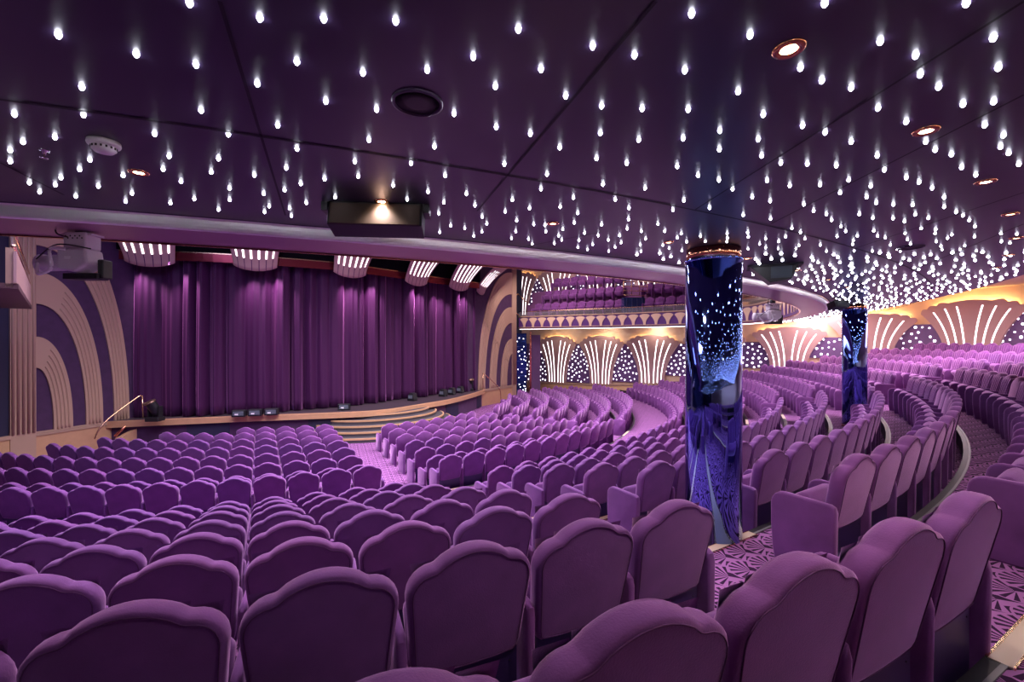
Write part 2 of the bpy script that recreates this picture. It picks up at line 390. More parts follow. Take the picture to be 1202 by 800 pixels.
# ------------------------------------------------------------ proscenium side walls
def side_wall(A, B, sgn, name, where):
    # A at the curtain side, B at the pilaster; bands curve from the base up towards the pilaster
    A = Vector((*A, 0)); B = Vector((*B, 0)); L = (A - B).length; ex = (A - B).normalized(); nn = Vector((ex.y, -ex.x, 0))
    if nn.y > 0: nn = -nn
    Z = Vector((0, 0, 1))
    struct(MB().slab([(0, DADO), (L + .5, DADO), (L + .5, 9.2), (0, 9.2)], B, ex, Z, nn, -.2, 0).build(name, DKPUR), 'dark purple wall beside the stage')
    k = L / 2.62
    for i, (a0, a1, b0, b1, g) in enumerate(((.40, .85, 1.8, 2.67, .35), (1.18, 1.62, 3.6, 4.5, .55), (1.93, 2.36, 5.25, 6.5, .8))):
        a0 *= k; a1 *= k
        t = empty('arched_moulding', (B.x, B.y, DADO)); tag(t, '%s beige fluted arch moulding on the purple wall %s the stage' % (('smallest', 'middle', 'tallest')[i], where), 'moulding', 'arched mouldings beside the stage')
        mb = MB(); N_ = 36; e = 1.12
        def el(a, b, q):
            th = q * PI / 2; c = math.cos(th); s = math.sin(th); return (a * c ** (2 / (2 * e) if False else .93), b * s ** .93)
        O = Vector((0, 0, 0))
        vs = []
        for q in range(N_ + 1):
            tt = q / N_; p0 = el(a0, b0, tt); p1 = el(a1, b1, tt)
            for (px_, pz) in (p0, p1):
                for dd in (0, .05): vs.append(O + ex * px_ + Z * pz + nn * dd)
        fs = [(0, 1, 3, 2), (4 * N_, 4 * N_ + 2, 4 * N_ + 3, 4 * N_ + 1)]
        for q in range(N_):
            o = 4 * q; r_ = o + 4
            fs += [(o, r_, r_ + 1, o + 1), (o + 2, o + 3, r_ + 3, r_ + 2), (o + 1, r_ + 1, r_ + 3, o + 3), (o, o + 2, r_ + 2, r_)]
        mb.add(vs, fs); mb.build('band', BEIGE, t)
        for f in (.2, .4, .6, .8):    # raised flutes
            pts = []
            for q in range(29):
                tt = q / 28 * .74; p0 = el(a0, b0, tt); p1 = el(a1, b1, tt)
                pts.append(ex * (p0[0] + (p1[0] - p0[0]) * f) + Z * (p0[1] + (p1[1] - p0[1]) * f) + nn * .052)
            MB().tube(pts, .026, 6).build('flute', BEIGE, t)
    # dado
    t = empty('dado_panel', (B.x, B.y, 0)); tag(t, 'pale wood dado with grooved rail under the purple wall %s the stage' % where, 'dado')
    MB().slab([(-.0, 0), (L + .1, 0), (L + .1, DADO - .12), (-.0, DADO - .12)], O, ex, Z, nn, 0, .03).build('panel', WOOD, t)
    dm = MB()
    for q in range(3): dm.slab([(0, DADO - .12 + q * .042), (L + .1, DADO - .12 + q * .042), (L + .1, DADO - .085 + q * .042), (0, DADO - .085 + q * .042)], O, ex, Z, nn, 0, .06)
    dm.build('rail', BEIGE, t)
    return ex, nn, L
LA, LB = (-6.55, -3.05), (-8.47, -4.72)
RA, RB = (6.55, -1.65), (9.75, -.05)
exL, nL, _ = side_wall(LA, LB, 1, 'wall_left_stage', 'left of')
exR, nR, _ = side_wall(RA, RB, -1, 'wall_right_stage', 'right of')
def pilaster(B, ex, nn, w1, where):
    t = empty('pilaster', (B[0], B[1], 0)); tag(t, 'tall fluted beige pilaster %s the stage' % where, 'pilaster', 'pilasters framing the stage')
    Z = Vector((0, 0, 1)); O = Vector((0, 0, 0))
    MB().slab([(-w1, 0), (0, 0), (0, 9.1), (-w1, 9.1)], O, ex, Z, nn, -.12, .06).build('shaft', BEIGE, t)
    nf = 5
    for q in range(nf):
        x = -w1 + w1 * (q + .5) / nf
        MB().tube([ex * x + nn * .062 + Z * DADO, ex * x + nn * .062 + Z * 9.0], w1 / nf * .33, 8).build('flute', BEIGE, t)
pilaster(LB, exL, nL, .52, 'left of'); pilaster(RB, exR, nR, .42, 'right of')

# left return wall under the side box, and dado
p0 = Vector((LB[0], LB[1], 0)) - exL * .52; wl = [p0, p0 + Vector((-1.1, -1.3, 0)), Vector((-13, -12, 0)), Vector((-13, -26.5, 0))]
for i, nm in enumerate(('wall_left_a', 'wall_left', 'wall_left_rear')):
    a, b = wl[i], wl[i + 1]; ex = (b - a).normalized(); nn = Vector((ex.y, -ex.x, 0)); nn = nn if nn.x > 0 else -nn
    struct(MB().slab([(0, 0), ((b - a).length, 0), ((b - a).length, 9.2), (0, 9.2)], a, ex, Vector((0, 0, 1)), nn, -.2, 0).build(nm, NAVY), 'dark navy wall')
    if i < 2:
        t = empty('dado_panel', tuple(a)); tag(t, 'pale wood dado below the navy wall at the far left, %s section' % ('nearest the pilaster' if i == 0 else 'longest'), 'dado')
        MB().slab([(0, 0), ((b - a).length, 0), ((b - a).length, DADO - .1), (0, DADO - .1)], (0, 0, 0), ex, Vector((0, 0, 1)), nn, 0, .04).build('panel', WOOD, t)
        MB().slab([(0, DADO - .1), ((b - a).length, DADO - .1), ((b - a).length, DADO), (0, DADO)], (0, 0, 0), ex, Vector((0, 0, 1)), nn, 0, .07).build('rail', BEIGE, t)
struct(MB().box((2, -26.6, 3), (34, .2, 8)).build('wall_rear', CREAM))

# side box balcony at the far left
fa = seen(34, 362.5, EYE + .8); fbp = seen(0, 318, EYE + .8)
dd = (fbp - fa).normalized(); far_in = fa + dd * 6.2; nn = Vector((dd.y, -dd.x, 0)); nn = nn if nn.x > 0 else -nn
t = empty('side_balcony', (fa.x, fa.y, 0)); tag(t, 'cream side balcony with slatted front and brass rails at the far left', 'balcony')
L_ = (far_in - fa).length; Z = Vector((0, 0, 1)); O = Vector((0, 0, 0))
MB().slab([(0, 4.25), (L_, 4.25), (L_, 4.85), (0, 4.85)], O, dd, Z, nn, -.08, 0).build('front_panel', BEIGE, t)
MB().slab([(0, 4.23), (L_, 4.23), (L_, 4.31), (0, 4.31)], O, dd, Z, nn, -3.0, .05).build('soffit', mat('brown_soffit', (.12, .06, .07), .5), t)
for k in range(26):
    x = .12 + k * .24; MB().slab([(x, 4.32), (x + .10, 4.32), (x + .10, 4.80), (x, 4.80)], O, dd, Z, nn, 0, .035).build('slat', PINKB, t)
MB().tube([dd * 0 + Z * 4.88, dd * L_ + Z * 4.88], .03).build('top_rail', BRASS, t)
MB().tube([dd * 0 + Z * 5.12, dd * L_ + Z * 5.12], .02).build('upper_rail', BRASS, t)
MB().slab([(0, 4.9), (L_, 4.9), (L_, 5.1), (0, 5.1)], O, dd, Z, nn, -.02, -.01).build('glass_pane', GLASS, t)
spot('side_balcony_light', (fa.x - .5, fa.y - .6, 7.2), (fa.x - .2, fa.y, 4.6), 30, (1, .8, .5), 110)

# ------------------------------------------------------------ right outer wall with fans and star panels
wall_pts = spline([(12.1, 6.6, 0), (12.9, 4.1, 0), (13.9, 1.1, 0), (14.9, -2.0, 0), (15.9, -5.0, 0), (17.0, -8.0, 0), (18.2, -11.0, 0), (19.2, -13.8, 0), (19.15, -16.9, 0), (17.7, -19.8, 0), (15.3, -22.2, 0), (12.3, -24.2, 0), (8, -26.3, 0)], 12)
FANS = [(612, 1), (654, 2), (705, 3), (770, 4), (845, 5), (925, 6), (1022, 7), (1144, 8), (0, 9), (0, 10)]
FTOP = {1: .33, 2: .33, 3: .33, 4: .35, 5: .45, 6: .66, 7: 1.14, 8: 1.47, 9: 1.5, 10: 1.5}
FBOT = {1: -2.75, 2: -2.72, 3: -2.6, 4: -2.37, 5: -1.85, 6: -1.30, 7: -.75, 8: -.7, 9: -.7, 10: -.7}
def wall_at(i): return wall_pts[12 * i]
def wall_frame(i):
    a = wall_pts[max(12 * i - 4, 0)]; b = wall_pts[min(12 * i + 4, len(wall_pts) - 1)]
    ex = (b - a).normalized(); nn = Vector((ex.y, -ex.x, 0)); 
    if nn.dot(Vector((0, -8, 0)) - wall_at(i)) < 0: nn = -nn
    return ex, nn
def clearance(p, ex, nn, half):    # how far the flat panel must stand off so that the curved wall stays behind it
    return max([(q - p).dot(nn) for q in wall_pts if abs((q - p).dot(ex)) < half and (q - p).length < half * 1.5] + [0]) + .08
# wall surface
wm = MB(); vs = []
for i, p in enumerate(wall_pts):
    d = (wall_pts[min(i + 1, len(wall_pts) - 1)] - wall_pts[max(i - 1, 0)]).normalized(); nn = Vector((d.y, -d.x, 0))
    if nn.dot(Vector((0, -8, 0)) - p) > 0: nn = -nn
    q = p + nn * .15; vs += [(p.x, p.y, 0), (p.x, p.y, 9.2), (q.x, q.y, 9.2), (q.x, q.y, 0)]
wm.add(vs, [(4 * i + c, 4 * i + 4 + c, 4 * i + 4 + (c + 1) % 4, 4 * i + (c + 1) % 4) for i in range(len(wall_pts) - 1) for c in range(4)])
wo = struct(wm.build('wall_right', CREAM), 'curved cream wall')
def fan_outline(Wd, Hh, foot=.50):
    # half outline from the foot to the top centre
    pts = []
    for k in range(15):
        v = k / 14 * .80; pts.append((foot + (1 - foot) * (max(0, (v - .05)) / .75) ** 2.1, v))
    cx = [(1.0, .80), (.86, .875), (.66, .925), (.42, .965)]
    # scallops between the nodes
    nodes = cx + [(-.42, .965)]
    for a, b in zip(nodes[:-1], nodes[1:]):
        mx, my = (a[0] + b[0]) / 2, (a[1] + b[1]) / 2; r_ = math.hypot(a[0] - b[0], (a[1] - b[1])) / 2
        big = (b[0] < 0)
        for q in range(1, 10):
            t = q / 10
            x = a[0] + (b[0] - a[0]) * t; y = a[1] + (b[1] - a[1]) * t + math.sin(PI * t) * (.035)
            if not big: x += math.sin(PI * t) * .035
            pts.append((x, y))
        pts.append(b)
    pts = pts[:-1]
    left = [(-x, y) for x, y in pts if x > .0][::-1]
    left = [(-x, y) for x, y in [(p[0], p[1]) for p in pts[:15 + 30]]][::-1]
    out = pts[:15 + 30] + [( .42 - .84 * q / 12, .965 + math.sin(PI * q / 12) * .035) for q in range(1, 12)] + left
    return [(x * Wd / 2, y * Hh) for x, y in out]
COVE = glow('cove_amber', (1, .66, .26), 70.0)
def wall_fan(idx, zt, zb, Wd, tip, grp, what):
    p = wall_at(idx); ex, nn = wall_frame(idx); Hh = zt - zb; Z = Vector((0, 0, 1))
    t = empty('wall_fan', (p.x, p.y, EYE + zb)); tag(t, what, 'wall panel', grp); O = nn * clearance(p, ex, nn, Wd / 2)
    MB().slab(fan_outline(Wd, Hh), O, ex, Z, nn, 0, .10).build('fan_panel', PINKB, t)
    for s in (-1, 1):
        for k in range(3):
            ut = (.24 + .235 * k) * s; ub = (.09 + .14 * k) * s
            ps = []
            topv = (.90, .875, .82)[k]
            for q in range(13):
                v = q / 12; f = v ** 2.1
                ps.append((ub + (ut * 1.02 - ub) * f, .02 + (topv - .02) * v))
            hw = .0125 * Wd / 2 * 1.3
            vs = []
            for (u_, v_) in ps:
                c = O + ex * (u_ * Wd / 2) + Z * (v_ * Hh) + nn * .105
                vs += [c - ex * hw, c + ex * hw]
            MB().add(vs, [(2 * i, 2 * i + 1, 2 * i + 3, 2 * i + 2) for i in range(12)]).build('light_strip', TUBE, t)
    # amber cove lamp behind the top edge
    cp = [O + ex * (x * Wd / 2) + Z * (y * Hh) - nn * .05 for x, y in ((-.8, .86), (-.5, .93), (0, .955), (.5, .93), (.8, .86))]
    MB().tube(cp, .018, 6).build('cove_lamp', COVE, t)
def star_panel(idx, zt, zb, span, grp, what, rnd_):
    # between fan idx and idx+1
    mid = 12 * idx + 6; 
    a = wall_pts[mid - 5]; b = wall_pts[min(mid + 5, len(wall_pts) - 1)]; p = wall_pts[mid]; ex = (b - a).normalized(); nn = Vector((ex.y, -ex.x, 0))
    if nn.dot(Vector((0, -8, 0)) - p) < 0: nn = -nn
    Hh = zt - zb; Z = Vector((0, 0, 1)); cl = clearance(p, ex, nn, span / 2) - .055; t = empty('starry_wall_light', (p.x, p.y, EYE + zb)); tag(t, what, 'wall panel', grp)
    MB().slab([(-span / 2, 0), (span / 2, 0), (span / 2, Hh), (-span / 2, Hh)], nn * cl, ex, Z, nn, 0, .04).build('backing', STARBG, t)
    pts = []; tries = 0
    while len(pts) < 66 and tries < 4000:
        tries += 1; x = rnd_.uniform(-.5, .5) * span * .92; y = rnd_.uniform(.03, .97) * Hh
        if abs(x) > span / 2 * (1.0 - .70 * (max(0, y / Hh - .3) / .7) ** 1.6): continue
        if all((x - q[0]) ** 2 + (y - q[1]) ** 2 > .040 for q in pts): pts.append((x, y))
    dotme = {}
    for x, y in pts:
        r = rnd_.choice((.032, .041, .050))
        if r not in dotme: dotme[r] = MB().lathe([(r, 0), (r * .8, .012), (r * .3, .018)], n=8).mesh('dot', DOT)
        o = bpy.data.objects.new('light_point', dotme[r]); COL.objects.link(o); o.parent = t
        o.location = nn * (cl + .042) + ex * x + Z * y; o.rotation_euler = nn.to_track_quat('Z', 'Y').to_euler()
rr = random.Random(11)
ordn = ['', 'half hidden behind the gold pilaster', 'nearest the stage', 'second from the stage', 'third from the stage', 'behind the blue mirrored column', 'just right of the blue mirrored column', 'behind the far blue column', 'rightmost and largest', 'beyond', 'beyond']
for idx in range(2, 9):
    wall_fan(idx, FTOP[idx], FBOT[idx], 2.95, 0, 'lit fans on the lower right wall', 'rose scalloped lit fan, lower right wall, ' + ordn[idx])
for idx in range(1, 9):
    zt = min(FTOP[idx], FTOP[min(idx + 1, 8)]) - .50; zb = max(FBOT[idx], FBOT[min(idx + 1, 8)])
    star_panel(idx, zt, zb, 2.5, 'starry panels on the lower right wall', 'violet wall light of white dots, right of fan ' + ordn[idx] if idx > 1 else 'violet dotted wall light at the stage end of the lower right wall', rr)
for idx in range(1, 6):
    wall_fan(idx, 4.75, 1.75, 2.95, 0, 'lit fans behind the balcony', 'rose scalloped fan with lit strips on the balcony wall, %s' % ('leftmost', 'second from the left', 'third from the left', 'fourth from the left', 'fifth from the left')[idx - 1])
for idx in range(1, 5):
    star_panel(idx, 4.25, 1.9, 2.5, 'starry panels behind the balcony', 'violet dotted panel on the balcony wall, %s' % ('leftmost', 'second from the left', 'third from the left', 'rightmost')[idx - 1], rr)
# dado along the right wall (top follows the fan feet)
dv = []; rv = []
nW = len(wall_pts)
def fb_at(i):
    f = i / 12; a = int(f); a2 = min(a + 1, 10); t_ = f - a; A_ = FBOT[min(max(a, 1), 10)]; B_ = FBOT[min(max(a2, 1), 10)]; return A_ + (B_ - A_) * t_
dd_ = []
for i, p in enumerate(wall_pts[:122]):
    a = wall_pts[max(i - 1, 0)]; b = wall_pts[min(i + 1, nW - 1)]; ex = (b - a).normalized(); nn = Vector((ex.y, -ex.x, 0)); nn = nn if nn.dot(Vector((0, -8, 0)) - p) > 0 else -nn
    zt = EYE + fb_at(i); q = p + nn * .14
    dd_.append((q, zt, nn))
t = empty('dado_panel', (0, 0, 0)); tag(t, 'pale wood dado rising along the curved right wall beneath the lit fans', 'dado')
mb = MB(); vs = []
for q, zt, nn in dd_: vs += [(q.x, q.y, 0), (q.x, q.y, zt - .1)]
mb.add(vs, [(2 * i, 2 * i + 2, 2 * i + 3, 2 * i + 1) for i in range(len(dd_) - 1)], True); o = mb.build('panel', WOOD, t); o.modifiers.new('t', 'SOLIDIFY').thickness = .05
for k in range(2):
    MB().tube([(q + nn * .04) + Vector((0, 0, zt - .07 + .07 * k)) for q, zt, nn in dd_], .035, 6).build('rail', BEIGE, t)

# ------------------------------------------------------------ balcony: star ceiling, lip, far arm
HC = EYE + .80
def horseshoe(off=0.0):
    pts = []
    for a in range(-34, 50, 2): pts.append(pol(18.35 + off, a, 0))
    tail = [(14.35, -11.2), (14.75, -9.2), (14.2, -7.0), (13.25, -4.6), (11.9, -2.0), (10.55, .55)]
    tl = spline([(*pol(18.35, 48).xy, 0)] + [(*p, 0) for p in tail], 8)
    for i in range(1, len(tl)):
        d = (tl[min(i + 1, len(tl) - 1)] - tl[i - 1]).normalized(); nn = Vector((-d.y, d.x, 0))   # outward
        if nn.dot(tl[i] - Vector((0, -8, 0))) < 0: nn = -nn
        pts.append(tl[i] + nn * off)
    return pts
H0, H1, H2, H3 = horseshoe(.07), horseshoe(.57), horseshoe(.64), horseshoe(.67)
def strip(A_, B_, z0, z1, mb, smooth=True):
    vs = []
    for a, b in zip(A_, B_): vs += [(a.x, a.y, z0), (b.x, b.y, z1)]
    mb.add(vs, [(2 * i, 2 * i + 2, 2 * i + 3, 2 * i + 1) for i in range(len(A_) - 1)], smooth)
mb = MB(); strip(H0, H1, HC - .075, HC - .075, mb)
lip = struct(mb.build('ceiling_lip', LIP), 'mauve underside band of the balcony edge')
prof = [(0.57, -.075), (.590, -.078), (.604, -.070), (.612, -.050), (.616, -.030), (.618, -.008), (.64, .0)]
mb = MB()
for (o0, z0), (o1, z1) in zip(prof[:-1], prof[1:]): strip(horseshoe(o0), horseshoe(o1), HC + z0, HC + z1, mb)
struct(mb.build('trim_silver_edge', SILV), 'silver rounded moulding along the ceiling edge')
mb = MB(); strip(H2, H3, HC + .004, HC + .004, mb); struct(mb.build('trim_shadow_gap', SEAM))
mb = MB(); strip(horseshoe(.055), horseshoe(.085), HC - .085, HC - .085, mb); strip(horseshoe(.055), horseshoe(.055), HC - .085, HC - .05, mb)
struct(mb.build('trim_copper_edge', COPPER))
mb = MB(); strip(H0, H0, HC - .075, HC + .62, mb); fas = struct(mb.build('wall_balcony_front', mat('violet_fascia', (.13, .05, .22), .35)), 'violet balcony front')
# star ceiling
def outer_r(th):
    tab = [(-40, 26.4), (9, 26.4), (10, 23), (12, 21.35), (20, 20.75), (27, 20.3), (34, 20.1), (44, 20.0), (50, 20.2)]
    for (a, r), (b, s) in zip(tab[:-1], tab[1:]):
        if th <= b: return r + (s - r) * (th - a) / (b - a)
    return 20.2
mb = MB(); vs = []; fs = []; na = len(H3)
angs = [math.degrees(math.atan2(p.x, -p.y)) for p in H3]
OUT = []
for i, (p, a) in enumerate(zip(H3, angs)):
    if a <= 48.5: q = pol(outer_r(a), a)
    else:
        best = min(wall_pts, key=lambda w_: (w_ - p).length)
        k = min(1, (a - 48.5) / 14); q = pol(20.2, a).lerp(best, k) if a < 62 else best
    OUT.append(q); vs += [(p.x, p.y, HC), (q.x, q.y, HC)]
fs = [(2 * i, 2 * i + 2, 2 * i + 3, 2 * i + 1) for i in range(na - 1)]
mb.add(vs, fs); ceil = struct(mb.build('ceiling', CEILM), 'dark purple ceiling studded with star lights')
mb = MB(); vs = []
for q in OUT: vs += [(q.x, q.y, HC), (q.x, q.y, EYE + 2.0)]
mb.add(vs, [(2 * i, 2 * i + 2, 2 * i + 3, 2 * i + 1) for i in range(na - 1) if angs[i] < 57 and angs[i] > 9]); struct(mb.build('ceiling_upstand', CREAM))
# raised cream outer ceiling
mb = MB(); poly = [pol(outer_r(a) - .02, a) for a in range(9, 49, 2)] + [pol(20.2, 56)]
outp = [wall_pts[i] for i in range(12 * 5, len(wall_pts))]
cp = [(p.x, p.y) for p in poly] + [(p.x, p.y) for p in outp] + [(3, -26.6)]
mb.prism(cp, EYE + 1.86, EYE + 1.96); struct(mb.build('ceiling_outer', CREAM), 'raised cream ceiling over the rear seats')
# main hall ceiling high above
struct(MB().prism([(-16, 8), (-16, -22), (22, -22), (22, 8)], 9.4, 9.5).build('ceiling_hall', mat('hall_ceiling', (.3, .22, .3), .7)))
# seams
def seam(pts, wd=.010):
    m_ = MB(); vs = []
    for i, p in enumerate(pts):
        d = (pts[min(i + 1, len(pts) - 1)] - pts[max(i - 1, 0)]).normalized(); nn = Vector((-d.y, d.x, 0)) * wd / 2
        vs += [p - nn + Vector((0, 0, -.003)), p + nn + Vector((0, 0, -.003))]
    m_.add(vs, [(2 * i, 2 * i + 2, 2 * i + 3, 2 * i + 1) for i in range(len(pts) - 1)]); return struct(m_.build('trim_ceiling_seam', SEAM))
seam([pol(20.42, a, HC) for a in range(-25, 34, 1)] + [pol(20.25, 34.5, HC)], .016)
for (x0, y0, x1, y1) in ((258, 0, 335, 252), (770, 0, 560, 247), (1202, 0, 815, 246), (1202, 110, 905, 262), (1202, 225, 1000, 292), (1202, 262, 1068, 318), (0, 190, 75, 228), (705, 272, 598, 292)):
    seam([seen(x0, y0, HC), seen(x1, y1, HC)])

# ------------------------------------------------------------ star lights
S8 = [(137,80),(320,125),(460,150),(192,203),(472,258),(34,267),(196,268),(54,332),(129,321),(24,352),(24,378),(187,397),(211,374),(143,416),(69,428),(93,450),(130,433),(178,460),(231,436),(295,472),(310,453),(289,411),(363,313),(397,366),(383,396),(425,425),(400,476),(456,466),(513,491),(496,403),(513,371),(539,441),(539,468),(597,410),(619,454),(621,497),(632,483),(668,445),(680,488),(684,506),(536,314),(652,293),(697,348),(672,393),(706,430),(719,475),(762,419),(767,490),(771,518),(787,462),(833,378),(841,413),(866,327),(884,255),(765,236),(852,169),(1003,162),(697,143),(604,195),(610,40),(760,42),(929,47),(1111,131),(1163,201),(1165,297),(1066,265),(1020,343),(965,382),(1045,411),(1005,449),(956,467),(923,434),(1184,384),(1095,454),(1042,474),(1115,481),(1030,500),(1132,508),(992,520),(1058,529),(1143,524),(1091,535),(1186,496),(445,5)]
S1 = [(17,66),(70,160),(128,223),(45,312),(114,344),(84,407),(70,442),(191,106),(289,128),(423,30),(212,247),(209,311),(200,370),(271,381),(299,326),(307,253),(407,163),(415,255),(403,323),(389,389),(215,431),(314,440),(438,410),(487,421),(488,349),(489,305),(405,469),(465,486),(532,213),(560,80),(591,267),(579,325),(587,364),(519,442),(600,422),(565,461),(607,470),(544,503),(632,381),(653,434),(608,512),(658,534),(683,293),(736,309),(728,187),(678,157),(797,204),(865,95),(948,128),(959,173),(1002,202),(1130,87),(1142,157),(1131,237),(1059,243),(1110,292),(1154,316),(1147,343),(1166,358),(1190,384),(860,252),(926,284),(972,331),(994,350),(1032,361),(1056,391),(1089,409),(797,331),(762,387),(694,383),(858,364),(875,397),(791,421),(843,435),(833,461),(771,451),(724,432),(926,415),(956,426),(987,440),(1015,462),(1015,484),(941,479),(896,478),(856,474),(816,501),(848,510),(895,511),(922,518),(947,502),(978,510),(1043,496),(1059,504),(1074,515),(1087,530),(1086,554),(1063,575),(739,501),(751,515),(773,530),(709,493),(686,478),(784,541),(850,540),(859,552),(877,556),(889,573),(903,583),(929,560),(936,571),(945,595),(996,565),(1023,557),(995,537),(1010,584),(961,534),(735,5),(1067,5),(3,467),(43,487),(115,484),(146,462),(156,498),(13,516),(53,525),(79,527),(148,521),(121,536),(172,545),(204,551),(244,467),(276,487),(275,513),(212,525),(272,535),(254,551),(305,541),(344,524),(379,491),(360,541)]
stars = [seen(x / 2.0, y / 2.0, HC) for x, y in S8] + [seen(600 + x / 1.9967, y / 1.9967, HC) for x, y in S1]
SH = Vector((0, 0, 0))
near_n = len(stars)
def in_ceiling(p):
    th = math.degrees(math.atan2(p.x, -p.y)); r = math.hypot(p.x, p.y)
    return -20 < th < 56 and 19.12 < r < outer_r(th) - .04
rs = random.Random(5); tries = 0
cell = {}
def key(p): return (int(p.x // .3), int(p.y // .3))
for p in stars: cell.setdefault(key(p), []).append(p)
def clear(p, d):
    kx, ky = key(p)
    return all((p - q).length > d for a in (-1, 0, 1) for b in (-1, 0, 1) for q in cell.get((kx + a, ky + b), []))
while len(stars) < 1500 and tries < 60000:
    tries += 1; th = rs.uniform(-14, 56); p = pol(rs.uniform(19.1, 26), th, HC)
    if not in_ceiling(p): continue
    pr = project(p)
    if pr is None: continue
    x, y, d = pr
    if d < 3.2 and -20 < x < 1222 and y < 285 and not (x > 1185 and y < 140): continue      # already placed one by one
    if x < 560 and y < 246: continue
    if clear(p, .13): stars.append(p); cell.setdefault(key(p), []).append(p)
for _ in range(420):      # the star field goes on over and behind the camera
    p = pol(rs.uniform(19.2, 26.2), rs.uniform(-33, 10), HC); pr = project(p)
    if pr is not None and (pr[2] > .9 or -30 < pr[0] < 1232 and pr[1] > -40): continue
    if clear(p, .2): stars.append(p); cell.setdefault(key(p), []).append(p)
# stars under the far arm of the balcony
arm = [(a, b) for a, b, g in zip(H3, OUT, angs) if g > 50]
for _ in range(420):
    i = rs.randrange(len(arm) - 1); f = rs.random(); a = arm[i][0].lerp(arm[i + 1][0], f); b = arm[i][1].lerp(arm[i + 1][1], f)
    p = a.lerp(b, rs.uniform(.02, .75)); p.z = HC
    if clear(p, .16): stars.append(p); cell.setdefault(key(p), []).append(p)
r = .0075
sme = MB().lathe([(r, 0), (r * .9, -.006), (r * .45, -.011)], n=8).mesh('star_light', STAR)
r2 = .0125
order = sorted(stars, key=lambda p: (project(p)[2] if project(p) and -30 < project(p)[0] < 1230 and project(p)[1] > -30 else 99))
for p in order[:300]:
    o = bpy.data.objects.new('star_light', sme); COL.objects.link(o); o.location = (p.x, p.y, HC)
    tag(o, 'tiny white star light set into the dark purple ceiling', 'star light', 'star lights in the purple ceiling')
mb = MB()
for p in order[300:]: mb.lathe([(r2, 0), (r2 * .9, -.007), (r2 * .45, -.013)], (p.x, p.y, HC), n=6)
tag(mb.build('star_lights', STAR), 'countless far star lights glittering over the rear of the purple ceiling', 'star lights', 'star lights in the purple ceiling', 'stuff')

# ------------------------------------------------------------ ceiling fittings
LAMPW = glow('halogen_warm', (1, .72, .42), 60, False)
LAMPD = glow('halogen_dim', (1, .6, .35), 9, False)
def downlight(px, py, big, label, power):
    p = seen(px, py, HC); t = empty('downlight', (p.x, p.y, HC)); tag(t, label, 'downlight', 'copper rimmed downlights in the ceiling')
    MB().lathe([(.0215, -.002), (.0225, -.006), (.036, -.008), (.042, -.003), (.042, .0)], n=28, close=False).build('rim', COPPER, t)
    MB().lathe([(.021, -.003), (.013, -.005), (.004, -.006)], n=20).build('lamp', LAMPW if big else LAMPD, t)
    spot('downlight_and_fill_spot', (p.x, p.y, HC - .02), (p.x, p.y, 0), power, (1, .80, .72), 125, .8, .04)
for a in ((926, 57, 1, 'copper downlight shining brightly at the top right, largest in view'), (448, 236, 1, 'brightly shining downlight beside the black speaker box at the ceiling edge'), (163, 202, 1, 'copper downlight beside the white smoke detector at upper left'),
          (1087, 153, 1, 'second copper downlight below the brightest one at the right'), (1157, 213, 1, 'third copper downlight in the right hand curve'), (1186, 251, 0, 'fourth copper downlight near the right picture edge'), (1193, 279, 0, 'fifth copper downlight in the right hand curve'), (1184, 299, 0, 'sixth copper downlight in the right hand curve'), (1169, 314, 0, 'seventh, smallest copper downlight in the right hand curve'),
          (649, 262, 0, 'copper downlight left of the blue column, the farther left one'), (785, 284, 0, 'copper downlight just left of the top of the blue column'), (877, 303, 0, 'copper downlight just right of the top of the blue column'),
          (935, 317, 0, 'copper downlight right of the black angled speaker'), (972, 328, 0, 'second copper downlight beyond the black angled speaker'), (994, 337, 0, 'third copper downlight beyond the black angled speaker')):
    downlight(*a, power=34 if a[2] else 22)
# unseen neighbours of the same ring, over and behind the camera
for a in (-22, -30, -14):
    p = pol(20.9, a, HC - .03); spot('downlight_and_fill_spot', p, (p.x, p.y, 0), 15, (1, .8, .85), 130, .8, .16)
for a, rr_ in ((-9.5, 21.4), (-2.5, 22.6)):
    p = pol(rr_, a, HC - .02); spot('downlight_and_fill_spot', p, (p.x, p.y, 0), 8, (1, .78, .95), 140, .8, .16)
for a in (-17, -12, -7, -2.5):  # added fill spots without fittings, brightening the near seat tops from in front
    p = pol(19.35, a, HC - .02); spot('downlight_and_fill_spot', p, (p.x, p.y - .6, 0), 42, (1, .84, .95), 140, .8, .16)
area('rear_wall_fill', (2, -25.3, 4.1), (2, -26.6, 2.6), 9, .4, 70, (1, .85, .8))  # added unseen wash giving the silver edge a bright wall to reflect
# round speaker grilles
for px, py, rad, lb in ((490, 120, .085, 'round black ceiling speaker grille in the left half of the ceiling'), (1068, 290, .10, 'round black ceiling speaker grille at the right')):
    p = seen(px, py, HC); t = empty('ceiling_speaker', tuple(p)); tag(t, lb, 'speaker', 'round ceiling speakers')
    MB().lathe([(rad, 0), (rad, -.006), (rad * .9, -.009), (rad * .86, -.003)], n=40, close=False).build('rim', mat('dark_rim', (.05, .03, .08), .4), t)
    MB().lathe([(rad * .86, -.003), (rad * .4, -.004), (.01, -.004)], n=40).build('grille', BLACK, t)
